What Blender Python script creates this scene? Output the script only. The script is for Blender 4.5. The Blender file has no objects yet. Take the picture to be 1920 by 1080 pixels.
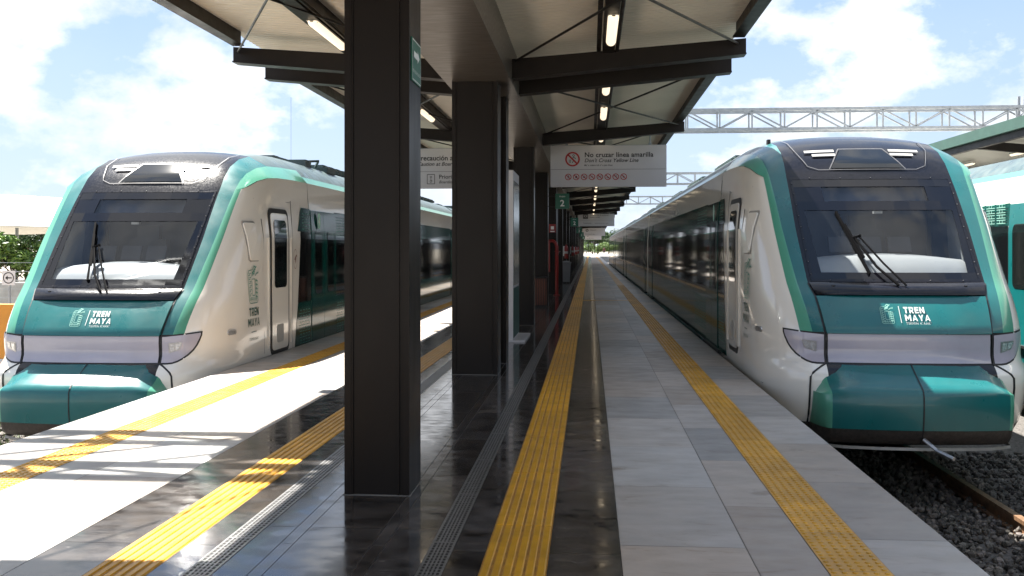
import bpy, bmesh, math, random
from mathutils import Vector
random.seed(7)
R = math.radians
scn = bpy.context.scene
COL = scn.collection

# ------------------------------------------------------------------ camera, sky, sun, exposure
cam_d = bpy.data.cameras.new('camera'); cam = bpy.data.objects.new('camera', cam_d); COL.objects.link(cam)
cam.location = (0, 0, 1.5); cam.rotation_euler = (R(90), 0, R(4.49))
cam_d.sensor_width = 36; cam_d.lens = 34.875; cam_d.shift_y = -0.0385
cam_d.clip_start = 0.05; cam_d.clip_end = 6000
scn.camera = cam

SUN = Vector((-0.345, 0.380, 0.859)).normalized()
SUN_EL = math.asin(SUN.z); SUN_ROT = math.atan2(SUN.x, SUN.y)
sl = bpy.data.lights.new('sun', 'SUN'); so = bpy.data.objects.new('sun', sl); COL.objects.link(so)
sl.energy = 5.0; sl.angle = R(0.5); sl.color = (1.0, 0.95, 0.87)
so.rotation_euler = (-SUN).to_track_quat('-Z', 'Y').to_euler(); so.location = (-20, 20, 40)

w = bpy.data.worlds.new('World'); scn.world = w; w.use_nodes = True
nt = w.node_tree; N = nt.nodes; L = nt.links; N.clear()
out = N.new('ShaderNodeOutputWorld'); bg = N.new('ShaderNodeBackground')
sky = N.new('ShaderNodeTexSky'); sky.sky_type = 'NISHITA'; sky.sun_disc = False
sky.sun_elevation = SUN_EL; sky.sun_rotation = SUN_ROT; sky.air_density = 1.0; sky.dust_density = 1.6; sky.ozone_density = 1.4
tc = N.new('ShaderNodeTexCoord'); sep = N.new('ShaderNodeSeparateXYZ')
L.new(tc.outputs['Generated'], sep.inputs[0])
def wmath(op, a, b=None):
    m = N.new('ShaderNodeMath'); m.operation = op
    for i, x in enumerate((a, b)):
        if x is None: continue
        if isinstance(x, (int, float)): m.inputs[i].default_value = x
        else: L.new(x, m.inputs[i])
    return m.outputs[0]
cb = N.new('ShaderNodeCombineXYZ')
L.new(sep.outputs[0], cb.inputs[0]); L.new(sep.outputs[1], cb.inputs[1]); L.new(wmath('MULTIPLY', sep.outputs[2], 1.55), cb.inputs[2])
def cnoise(scale, det, rough, off):
    mp = N.new('ShaderNodeMapping'); mp.inputs['Location'].default_value = off; L.new(cb.outputs[0], mp.inputs[0])
    t = N.new('ShaderNodeTexNoise'); t.inputs['Scale'].default_value = scale; t.inputs['Detail'].default_value = det
    t.inputs['Roughness'].default_value = rough; L.new(mp.outputs[0], t.inputs[0]); return t.outputs['Fac']
c1 = cnoise(3.6, 10, 0.58, (3.1, 1.7, 0.4)); c2 = cnoise(13.0, 7, 0.6, (8.3, 4.4, 2.0))
cm = wmath('ADD', wmath('MULTIPLY', c1, 0.78), wmath('MULTIPLY', c2, 0.22))
ramp = N.new('ShaderNodeValToRGB'); L.new(cm, ramp.inputs[0])
ramp.color_ramp.elements[0].position = 0.468; ramp.color_ramp.elements[0].color = (0.05, 0.05, 0.05, 1)
ramp.color_ramp.elements[1].position = 0.536; ramp.color_ramp.elements[1].color = (1, 1, 1, 1)
shade = N.new('ShaderNodeValToRGB'); L.new(cnoise(6.0, 6, 0.55, (1.0, 7.0, 3.0)), shade.inputs[0])
shade.color_ramp.elements[0].position = 0.30; shade.color_ramp.elements[0].color = (4.7, 5.4, 6.5, 1)
shade.color_ramp.elements[1].position = 0.60; shade.color_ramp.elements[1].color = (8.2, 8.3, 8.5, 1)
mix = N.new('ShaderNodeMix'); mix.data_type = 'RGBA'
L.new(ramp.outputs[0], mix.inputs[0]); el = N.new('ShaderNodeValToRGB'); L.new(sep.outputs[2], el.inputs[0])
el.color_ramp.elements[0].position = 0.0; el.color_ramp.elements[0].color = (4.6, 5.7, 7.2, 1)
el.color_ramp.elements[1].position = 0.30; el.color_ramp.elements[1].color = (2.5, 3.9, 6.6, 1)
sm_ = N.new('ShaderNodeMix'); sm_.data_type = 'RGBA'; sm_.inputs[0].default_value = 0.8
L.new(sky.outputs[0], sm_.inputs[6]); L.new(el.outputs[0], sm_.inputs[7]); L.new(sm_.outputs[2], mix.inputs[6]); L.new(shade.outputs[0], mix.inputs[7])
L.new(mix.outputs[2], bg.inputs[0]); bg.inputs[1].default_value = 0.0365
L.new(bg.outputs[0], out.inputs[0])

scn.view_settings.view_transform = 'Standard'; scn.view_settings.look = 'None'
scn.view_settings.exposure = 2.2; scn.view_settings.gamma = 1.0; scn.view_settings.use_curve_mapping = False
scn.render.engine = 'CYCLES'
scn.cycles.max_bounces = 10; scn.cycles.diffuse_bounces = 6; scn.cycles.glossy_bounces = 4; scn.cycles.transparent_max_bounces = 10
scn.cycles.use_denoising = True; scn.cycles.sample_clamp_indirect = 8.0

# ------------------------------------------------------------------ materials
def mat(name, col, rough=0.5, metal=0.0, var=0.0, vscale=3.0, col2=None, bump=0.0, bscale=40.0, rvar=0.0,
        coat=0.0, emit=None, stretch=(1, 1, 1), spec=0.5, attr=None, detail=5):
    m = bpy.data.materials.new(name); m.use_nodes = True
    n = m.node_tree.nodes; l = m.node_tree.links; b = n['Principled BSDF']
    b.inputs['Base Color'].default_value = (*col, 1); b.inputs['Roughness'].default_value = rough
    b.inputs['Metallic'].default_value = metal; b.inputs['Specular IOR Level'].default_value = spec
    b.inputs['Coat Weight'].default_value = coat; b.inputs['Coat Roughness'].default_value = 0.06
    t = n.new('ShaderNodeTexCoord'); mp = n.new('ShaderNodeMapping'); mp.inputs['Scale'].default_value = stretch
    l.new(t.outputs['Object'], mp.inputs[0])
    csock = None
    if var or col2:
        nz = n.new('ShaderNodeTexNoise'); nz.inputs['Scale'].default_value = vscale; nz.inputs['Detail'].default_value = detail
        nz.inputs['Roughness'].default_value = 0.6; l.new(mp.outputs[0], nz.inputs[0])
        rp = n.new('ShaderNodeValToRGB'); l.new(nz.outputs['Fac'], rp.inputs[0])
        a = tuple(c * (1 - var) for c in col); c2_ = col2 or tuple(min(1, c * (1 + var)) for c in col)
        rp.color_ramp.elements[0].position = 0.32; rp.color_ramp.elements[0].color = (*a, 1)
        rp.color_ramp.elements[1].position = 0.68; rp.color_ramp.elements[1].color = (*c2_, 1)
        csock = rp.outputs[0]
    if attr:
        at = n.new('ShaderNodeAttribute'); at.attribute_name = attr
        mx = n.new('ShaderNodeMix'); mx.data_type = 'RGBA'; mx.blend_type = 'MULTIPLY'; mx.inputs[0].default_value = 1
        if csock: l.new(csock, mx.inputs[6])
        else: mx.inputs[6].default_value = (*col, 1)
        l.new(at.outputs['Color'], mx.inputs[7]); csock = mx.outputs[2]
    if csock: l.new(csock, b.inputs['Base Color'])
    if rvar:
        nz2 = n.new('ShaderNodeTexNoise'); nz2.inputs['Scale'].default_value = vscale * 1.7; nz2.inputs['Detail'].default_value = 6
        l.new(mp.outputs[0], nz2.inputs[0])
        mr = n.new('ShaderNodeMapRange'); l.new(nz2.outputs['Fac'], mr.inputs[0])
        mr.inputs[1].default_value = 0.3; mr.inputs[2].default_value = 0.7
        mr.inputs[3].default_value = max(0.02, rough - rvar); mr.inputs[4].default_value = rough + rvar
        l.new(mr.outputs[0], b.inputs['Roughness'])
    if bump:
        nb = n.new('ShaderNodeTexNoise'); nb.inputs['Scale'].default_value = bscale; nb.inputs['Detail'].default_value = 4
        l.new(t.outputs['Object'], nb.inputs[0])
        bp = n.new('ShaderNodeBump'); bp.inputs['Strength'].default_value = bump; bp.inputs['Distance'].default_value = 0.02
        l.new(nb.outputs['Fac'], bp.inputs['Height']); l.new(bp.outputs[0], b.inputs['Normal'])
    if emit:
        b.inputs['Emission Color'].default_value = (*emit[0], 1); b.inputs['Emission Strength'].default_value = emit[1]
    return m

M = {}
M['teal'] = mat('teal_paint', (0.004, 0.112, 0.114), 0.32, var=0.10, vscale=2.2, rvar=0.08, coat=0.28, stretch=(1, 1, .5))
M['mint'] = mat('mint_paint', (0.070, 0.285, 0.195), 0.32, var=0.06, vscale=2.0, coat=0.5)
M['white'] = mat('train_white_paint', (0.80, 0.765, 0.70), 0.22, var=0.02, vscale=1.2, coat=0.7)
M['black_gloss'] = mat('black_gloss_shell', (0.007, 0.007, 0.010), 0.17, var=0.35, vscale=30, rvar=0.05, spec=0.35)
M['mask'] = mat('black_printed_glass', (0.004, 0.004, 0.006), 0.06, spec=0.45)
M['black'] = mat('black_rubber', (0.010, 0.010, 0.011), 0.55, var=0.2)
M['roof_dark'] = mat('train_roof_dark', (0.055, 0.085, 0.085), 0.35, var=0.25, vscale=2.5, rvar=0.1)
M['skirt'] = mat('brown_grey_skirt', (0.045, 0.038, 0.034), 0.45, var=0.4, vscale=30, bump=0.15, bscale=120)
M['lav'] = mat('lavender_lens', (0.39, 0.37, 0.44), 0.22, var=0.06, vscale=2.5, coat=0.6)
M['lens'] = mat('lamp_reflector', (0.60, 0.60, 0.62), 0.18, metal=0.6, var=0.3, vscale=40)
M['glass_dark'] = mat('tinted_window', (0.006, 0.007, 0.008), 0.04, coat=0.3, bump=0.006, bscale=0.7)
M['door_glass'] = mat('door_tinted_window', (0.008, 0.010, 0.010), 0.05)
M['green_band'] = mat('dark_green_livery', (0.004, 0.050, 0.043), 0.08, var=0.2, vscale=5, spec=0.12, bump=0.004, bscale=1.0)
M['text_w'] = mat('white_lettering', (0.72, 0.74, 0.72), 0.5)
M['text_g'] = mat('dark_green_lettering', (0.012, 0.075, 0.06), 0.5)
M['text_b'] = mat('dark_grey_lettering', (0.010, 0.010, 0.012), 0.5)
M['emb_lt'] = mat('pale_mint_emblem', (0.32, 0.60, 0.50), 0.5)
M['emb_dk'] = mat('mid_green_emblem', (0.05, 0.22, 0.16), 0.5)
M['steel'] = mat('brushed_metal_trim', (0.42, 0.42, 0.43), 0.32, metal=0.8, var=0.2, vscale=30)
M['trim'] = mat('dull_grey_trim', (0.10, 0.10, 0.105), 0.4, var=0.2, vscale=20)
M['wiper'] = mat('wiper_black', (0.006, 0.006, 0.007), 0.7, spec=0.03)
M['dash'] = mat('pale_dashboard', (0.36, 0.355, 0.335), 0.55, var=0.05)
M['cabin'] = mat('cabin_lining', (0.014, 0.020, 0.036), 0.6, var=0.3)
M['brown'] = mat('brown_steel_paint', (0.0105, 0.0078, 0.0066), 0.42, var=0.18, vscale=4, rvar=0.06, spec=0.2)
M['column'] = mat('column_brown_paint', (0.0088, 0.0066, 0.0056), 0.34, var=0.15, vscale=3, rvar=0.05, stretch=(1, 1, .25), spec=0.16)
M['girder'] = mat('girder_brown_metal', (0.095, 0.082, 0.072), 0.34, metal=0.35, var=0.25, vscale=3, stretch=(1, 6, 6), rvar=0.06)
M['sheet'] = mat('beige_roof_sheet', (0.70, 0.66, 0.58), 0.45, var=0.05, vscale=1.2)
M['signw'] = mat('sign_white', (0.52, 0.51, 0.52), 0.45, var=0.02)
M['red'] = mat('sign_red', (0.40, 0.014, 0.014), 0.5)
M['redp'] = mat('fire_red_paint', (0.22, 0.012, 0.010), 0.35, var=0.1)
M['sgreen'] = mat('sign_green', (0.010, 0.120, 0.075), 0.4)
M['galv'] = mat('galvanised_steel', (0.26, 0.285, 0.31), 0.5, metal=0.4, var=0.18, vscale=6)
M['dark_stone'] = mat('dark_polished_stone', (0.027, 0.023, 0.021), 0.12, var=0.6, col2=(0.075, 0.067, 0.062), vscale=4.2, rvar=0.085, attr='tone', stretch=(1.0, 1.3, 1), bump=0.0015, bscale=7, detail=9)
M['grout'] = mat('grout', (0.17, 0.165, 0.155), 0.8, var=0.2)
M['coping'] = mat('platform_side_concrete', (0.30, 0.29, 0.27), 0.8, var=0.25, vscale=2, bump=0.2)
M['yellow'] = mat('tactile_yellow', (0.58, 0.29, 0.010), 0.42, var=0.18, vscale=4, rvar=0.1, attr='tone')
M['groove'] = mat('tactile_groove_brown', (0.33, 0.155, 0.015), 0.6, var=0.3, vscale=12)
M['drain'] = mat('drain_grate_steel', (0.26, 0.26, 0.26), 0.36, metal=0.75, var=0.25, vscale=20)
M['slot'] = mat('drain_slot_black', (0.008, 0.008, 0.008), 0.7)
M['rail'] = mat('rusty_rail', (0.20, 0.115, 0.065), 0.45, metal=0.3, var=0.4, vscale=12)
M['stone'] = mat('ballast_stone', (0.10, 0.09, 0.081), 0.85, var=0.55, vscale=1.9, bump=0.3, bscale=50, attr='tone')
M['gravel'] = mat('gravel_bed', (0.09, 0.083, 0.077), 0.95, var=0.6, vscale=22, bump=1.0, bscale=30)
M['earth'] = mat('pale_ground', (0.33, 0.30, 0.25), 0.95, var=0.35, vscale=0.6, bump=0.3, bscale=4)
M['bark'] = mat('bark', (0.10, 0.075, 0.055), 0.9, var=0.4, vscale=8)
M['leaf_a'] = mat('leaf_mid_green', (0.050, 0.105, 0.022), 0.6, var=0.55, vscale=0.9)
M['leaf_b'] = mat('leaf_dark_green', (0.030, 0.066, 0.020), 0.6, var=0.55, vscale=0.8)
M['leaf_c'] = mat('leaf_light_green', (0.115, 0.19, 0.030), 0.6, var=0.45, vscale=0.9)
M['membrane'] = mat('white_membrane', (0.78, 0.77, 0.74), 0.6, var=0.03)
M['concrete'] = mat('grey_concrete', (0.30, 0.30, 0.29), 0.85, var=0.2, vscale=2)
M['orange'] = mat('orange_barrier', (0.62, 0.24, 0.015), 0.45, var=0.1)
M['wood'] = mat('red_brown_wood', (0.15, 0.050, 0.030), 0.5, var=0.35, vscale=6, stretch=(8, 8, .6))
M['binplastic'] = mat('grey_bin_plastic', (0.14, 0.15, 0.16), 0.5, var=0.1)
M['canopy_green'] = mat('green_canopy_edge', (0.035, 0.085, 0.068), 0.6, var=0.1)
M['lamp'] = mat('tube_lamp_diffuser', (0.60, 0.58, 0.53), 0.4, emit=((1.0, 0.80, 0.55), 0.30))
M['lampbase'] = mat('tube_lamp_housing', (0.45, 0.45, 0.44), 0.5)
M['poster'] = mat('information_poster', (0.05, 0.14, 0.13), 0.15, var=0.7, vscale=3, col2=(0.28, 0.33, 0.34))
M['skin'] = mat('skin', (0.30, 0.17, 0.11), 0.6); M['shirt'] = mat('dark_red_shirt', (0.10, 0.03, 0.03), 0.8); M['navy'] = mat('navy_trousers', (0.012, 0.015, 0.03), 0.8)
M['hair'] = mat('dark_hair', (0.012, 0.009, 0.008), 0.6)

# marble: pale grey stone with slanted streaks
def marble():
    m = mat('pale_grey_marble', (0.41, 0.376, 0.345), 0.40, var=0.12, vscale=2.2, rvar=0.10, spec=0.32, attr='tone', stretch=(1.0, 1.7, 1), bump=0.0, bscale=9, detail=8)
    n = m.node_tree.nodes; l = m.node_tree.links; b = n['Principled BSDF']
    src = b.inputs['Base Color'].links[0].from_socket
    t = n.new('ShaderNodeTexCoord'); mp = n.new('ShaderNodeMapping'); mp.inputs['Scale'].default_value = (0.9, 2.3, 1); mp.inputs['Rotation'].default_value = (0, 0, 0.35)
    l.new(t.outputs['Object'], mp.inputs[0])
    nz = n.new('ShaderNodeTexNoise'); nz.inputs['Scale'].default_value = 2.4; nz.inputs['Detail'].default_value = 10; nz.inputs['Roughness'].default_value = 0.72; nz.inputs['Distortion'].default_value = 0.9
    l.new(mp.outputs[0], nz.inputs[0])
    rp = n.new('ShaderNodeValToRGB'); l.new(nz.outputs['Fac'], rp.inputs[0])
    rp.color_ramp.elements[0].position = 0.33; rp.color_ramp.elements[0].color = (0.72, 0.66, 0.60, 1)
    rp.color_ramp.elements[1].position = 0.55; rp.color_ramp.elements[1].color = (1, 1, 1, 1)
    e = rp.color_ramp.elements.new(0.42); e.color = (0.95, 0.93, 0.91, 1)
    mx = n.new('ShaderNodeMix'); mx.data_type = 'RGBA'; mx.blend_type = 'MULTIPLY'; mx.inputs[0].default_value = 1
    l.new(src, mx.inputs[6]); l.new(rp.outputs[0], mx.inputs[7])
    # small dark scuffs with shapes of their own
    n2 = n.new('ShaderNodeTexNoise'); n2.inputs['Scale'].default_value = 2.3; n2.inputs['Detail'].default_value = 6; l.new(t.outputs['Object'], n2.inputs[0])
    r2 = n.new('ShaderNodeValToRGB'); l.new(n2.outputs['Fac'], r2.inputs[0])
    r2.color_ramp.elements[0].position = 0.655; r2.color_ramp.elements[0].color = (1, 1, 1, 1)
    r2.color_ramp.elements[1].position = 0.70; r2.color_ramp.elements[1].color = (0.72, 0.68, 0.64, 1)
    m2 = n.new('ShaderNodeMix'); m2.data_type = 'RGBA'; m2.blend_type = 'MULTIPLY'; m2.inputs[0].default_value = 1
    l.new(mx.outputs[2], m2.inputs[6]); l.new(r2.outputs[0], m2.inputs[7]); l.new(m2.outputs[2], b.inputs['Base Color'])
    return m
def scuffs(m, scale, stretch, lo, hi, tint, amt):
    n = m.node_tree.nodes; l = m.node_tree.links; b = n['Principled BSDF']; src = b.inputs['Base Color'].links[0].from_socket
    t = n.new('ShaderNodeTexCoord'); mp = n.new('ShaderNodeMapping'); mp.inputs['Scale'].default_value = stretch; mp.inputs['Rotation'].default_value = (0, 0, .5); l.new(t.outputs['Object'], mp.inputs[0])
    z = n.new('ShaderNodeTexNoise'); z.inputs['Scale'].default_value = scale; z.inputs['Detail'].default_value = 12; z.inputs['Roughness'].default_value = .8; z.inputs['Distortion'].default_value = 1.2; l.new(mp.outputs[0], z.inputs[0])
    r = n.new('ShaderNodeMapRange'); l.new(z.outputs['Fac'], r.inputs[0]); r.inputs[1].default_value = lo; r.inputs[2].default_value = hi; r.inputs[3].default_value = 0; r.inputs[4].default_value = amt
    x = n.new('ShaderNodeMix'); x.data_type = 'RGBA'; l.new(r.outputs[0], x.inputs[0]); l.new(src, x.inputs[6]); x.inputs[7].default_value = (*tint, 1); l.new(x.outputs[2], b.inputs['Base Color'])
M['marble'] = marble()
scuffs(M['dark_stone'], 5.0, (1, 3, 1), .56, .72, (.16, .15, .14), .8)
scuffs(M['marble'], 3.0, (1, 2.2, 1), .60, .76, (.20, .17, .145), .6)
scuffs(M['yellow'], 9.0, (1, .6, 1), .60, .78, (.22, .12, .03), .45)
scuffs(M['column'], 3.0, (3, 3, .4), .60, .78, (.022, .018, .016), .5)
scuffs(M['teal'], 6.0, (3, 3, .5), .62, .80, (.12, .20, .18), .35)

# see-through windscreen glass
def glassmat(name, tint, base):
    m = bpy.data.materials.new(name); m.use_nodes = True; n = m.node_tree.nodes; l = m.node_tree.links; n.clear()
    o = n.new('ShaderNodeOutputMaterial'); mx = n.new('ShaderNodeMixShader'); tr = n.new('ShaderNodeBsdfTransparent'); gl = n.new('ShaderNodeBsdfGlossy')
    tr.inputs[0].default_value = (*tint, 1); gl.inputs['Roughness'].default_value = 0.03
    lw = n.new('ShaderNodeLayerWeight'); lw.inputs[0].default_value = 0.5
    pw = n.new('ShaderNodeMath'); pw.operation = 'POWER'; pw.inputs[1].default_value = 5; l.new(lw.outputs['Facing'], pw.inputs[0])
    fr = n.new('ShaderNodeMath'); fr.operation = 'MULTIPLY_ADD'; fr.inputs[1].default_value = 0.9; fr.inputs[2].default_value = 0.03; l.new(pw.outputs[0], fr.inputs[0])
    ad = n.new('ShaderNodeMath'); ad.operation = 'ADD'; ad.use_clamp = True; ad.inputs[1].default_value = base; l.new(fr.outputs[0], ad.inputs[0])
    l.new(ad.outputs[0], mx.inputs[0]); l.new(tr.outputs[0], mx.inputs[1]); l.new(gl.outputs[0], mx.inputs[2])
    df = n.new('ShaderNodeBsdfDiffuse'); df.inputs[0].default_value = (0.42, 0.44, 0.47, 1)
    nz = n.new('ShaderNodeTexNoise'); nz.inputs['Scale'].default_value = 3.0; nz.inputs['Detail'].default_value = 8
    t = n.new('ShaderNodeTexCoord'); l.new(t.outputs['Object'], nz.inputs[0])
    mr = n.new('ShaderNodeMapRange'); l.new(nz.outputs['Fac'], mr.inputs[0]); mr.inputs[1].default_value = 0.4; mr.inputs[2].default_value = 0.8; mr.inputs[3].default_value = 0.001; mr.inputs[4].default_value = 0.022
    m2 = n.new('ShaderNodeMixShader'); l.new(mr.outputs[0], m2.inputs[0]); l.new(mx.outputs[0], m2.inputs[1]); l.new(df.outputs[0], m2.inputs[2])
    l.new(m2.outputs[0], o.inputs[0]); return m
M['glass'] = glassmat('windscreen_glass', (0.72, 0.76, 0.80), 0.03)

# ------------------------------------------------------------------ mesh helpers
class MB:
    def __init__(s): s.v = []; s.f = []; s.m = []; s.t = []
    def add(s, vs, fs, mi=0, tone=1.0):
        o = len(s.v); s.v += [tuple(p) for p in vs]
        for f in fs: s.f.append(tuple(i + o for i in f)); s.m.append(mi); s.t.append(tone)
    def box(s, x0, x1, y0, y1, z0, z1, mi=0, tone=1.0):
        s.add([(x0,y0,z0),(x1,y0,z0),(x1,y1,z0),(x0,y1,z0),(x0,y0,z1),(x1,y0,z1),(x1,y1,z1),(x0,y1,z1)],
              [(0,3,2,1),(4,5,6,7),(0,1,5,4),(1,2,6,5),(2,3,7,6),(3,0,4,7)], mi, tone)
    def cbox(s, c, d, mi=0, tone=1.0): s.box(c[0]-d[0]/2, c[0]+d[0]/2, c[1]-d[1]/2, c[1]+d[1]/2, c[2]-d[2]/2, c[2]+d[2]/2, mi, tone)
    def bar(s, a, b, w, h, mi=0):
        a = Vector(a); b = Vector(b); d = (b-a).normalized(); up = Vector((0,0,1)) if abs(d.z) < .95 else Vector((0,1,0))
        r = d.cross(up).normalized(); u = r.cross(d); r *= w/2; u *= h/2
        s.add([a-r-u,a+r-u,a+r+u,a-r+u,b-r-u,b+r-u,b+r+u,b-r+u], [(0,3,2,1),(4,5,6,7),(0,1,5,4),(1,2,6,5),(2,3,7,6),(3,0,4,7)], mi)
    def tube(s, pts, r, n=8, mi=0, cap=True):
        pts = [Vector(p) for p in pts]; rs = r if isinstance(r, (list, tuple)) else [r]*len(pts); vs = []; fs = []
        for i, p in enumerate(pts):
            d = (pts[min(i+1, len(pts)-1)] - pts[max(i-1, 0)]).normalized(); up = Vector((0,0,1)) if abs(d.z) < .9 else Vector((1,0,0))
            a = d.cross(up).normalized(); b = d.cross(a)
            for k in range(n): vs.append(p + (a*math.cos(2*math.pi*k/n) + b*math.sin(2*math.pi*k/n))*rs[i])
        for i in range(len(pts)-1):
            for k in range(n): fs.append((i*n+k, i*n+(k+1)%n, (i+1)*n+(k+1)%n, (i+1)*n+k))
        if cap: fs += [tuple(range(n-1, -1, -1)), tuple((len(pts)-1)*n+k for k in range(n))]
        s.add(vs, fs, mi)
    def lathe(s, prof, n=14, c=(0,0,0), mi=0):
        vs = []; fs = []
        for r, z in prof:
            for k in range(n): vs.append((c[0]+r*math.cos(2*math.pi*k/n), c[1]+r*math.sin(2*math.pi*k/n), c[2]+z))
        for i in range(len(prof)-1):
            for k in range(n): fs.append((i*n+k, i*n+(k+1)%n, (i+1)*n+(k+1)%n, (i+1)*n+k))
        fs += [tuple(range(n-1,-1,-1)), tuple((len(prof)-1)*n+k for k in range(n))]
        s.add(vs, fs, mi)
    def grid(s, rows, mi=0):
        o = len(s.v); nc = len(rows[0])
        for r in rows: s.v += [tuple(p) for p in r]
        for i in range(len(rows)-1):
            for j in range(nc-1):
                k = mi(i, j) if callable(mi) else mi
                if k is None: continue
                s.f.append((o+i*nc+j, o+i*nc+j+1, o+(i+1)*nc+j+1, o+(i+1)*nc+j)); s.m.append(k); s.t.append(1.0)
    def mesh(s, name, mats, smooth=False, weld=0, tone=False, angle=40, recalc=False):
        me = bpy.data.meshes.new(name); me.from_pydata(s.v, [], s.f)
        for m in (mats if isinstance(mats, (list, tuple)) else [mats]): me.materials.append(m)
        me.polygons.foreach_set('material_index', s.m)
        if tone:
            ca = me.color_attributes.new('tone', 'FLOAT_COLOR', 'CORNER'); i = 0
            for p, t in zip(me.polygons, s.t):
                c = (t, t, t) if isinstance(t, (int, float)) else t
                for _ in range(p.loop_total): ca.data[i].color = (*c, 1); i += 1
        if weld or recalc:
            bm = bmesh.new(); bm.from_mesh(me)
            if weld: bmesh.ops.remove_doubles(bm, verts=bm.verts, dist=weld)
            if recalc: bmesh.ops.recalc_face_normals(bm, faces=bm.faces)
            bm.to_mesh(me); bm.free()
        if smooth:
            me.polygons.foreach_set('use_smooth', [True]*len(me.polygons))
            try: me.set_sharp_from_angle(angle=R(angle))
            except Exception: pass
        me.update(); return me
    def build(s, name, mats, parent=None, **k):
        o = bpy.data.objects.new(name, s.mesh(name, mats, **k)); COL.objects.link(o)
        if parent is not None: o.parent = parent
        return o

def tag(o, label, cat, group=None):
    o['label'] = label; o['category'] = cat
    if group: o['group'] = group
    return o
def struct(o): o['kind'] = 'structure'; return o
def thing(name, label, cat, loc=(0,0,0), group=None, rz=0):
    o = bpy.data.objects.new(name, None); COL.objects.link(o); o.location = loc; o.rotation_euler = (0,0,rz)
    o.empty_display_size = 0.2
    return tag(o, label, cat, group)
def dup(o, loc=None, label=None, group=None, rz=None, parent=None, scale=None):
    c = o.copy(); COL.objects.link(c)
    if parent is not None: c.parent = parent
    if loc is not None: c.location = loc
    if rz is not None: c.rotation_euler = (0,0,rz)
    if scale is not None: c.scale = scale
    if label: c['label'] = label
    if group: c['group'] = group
    for ch in list(o.children): dup(ch, parent=c)
    return c
ORD = ['first','second','third','fourth','fifth','sixth','seventh','eighth','ninth','tenth','eleventh','twelfth']

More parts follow.
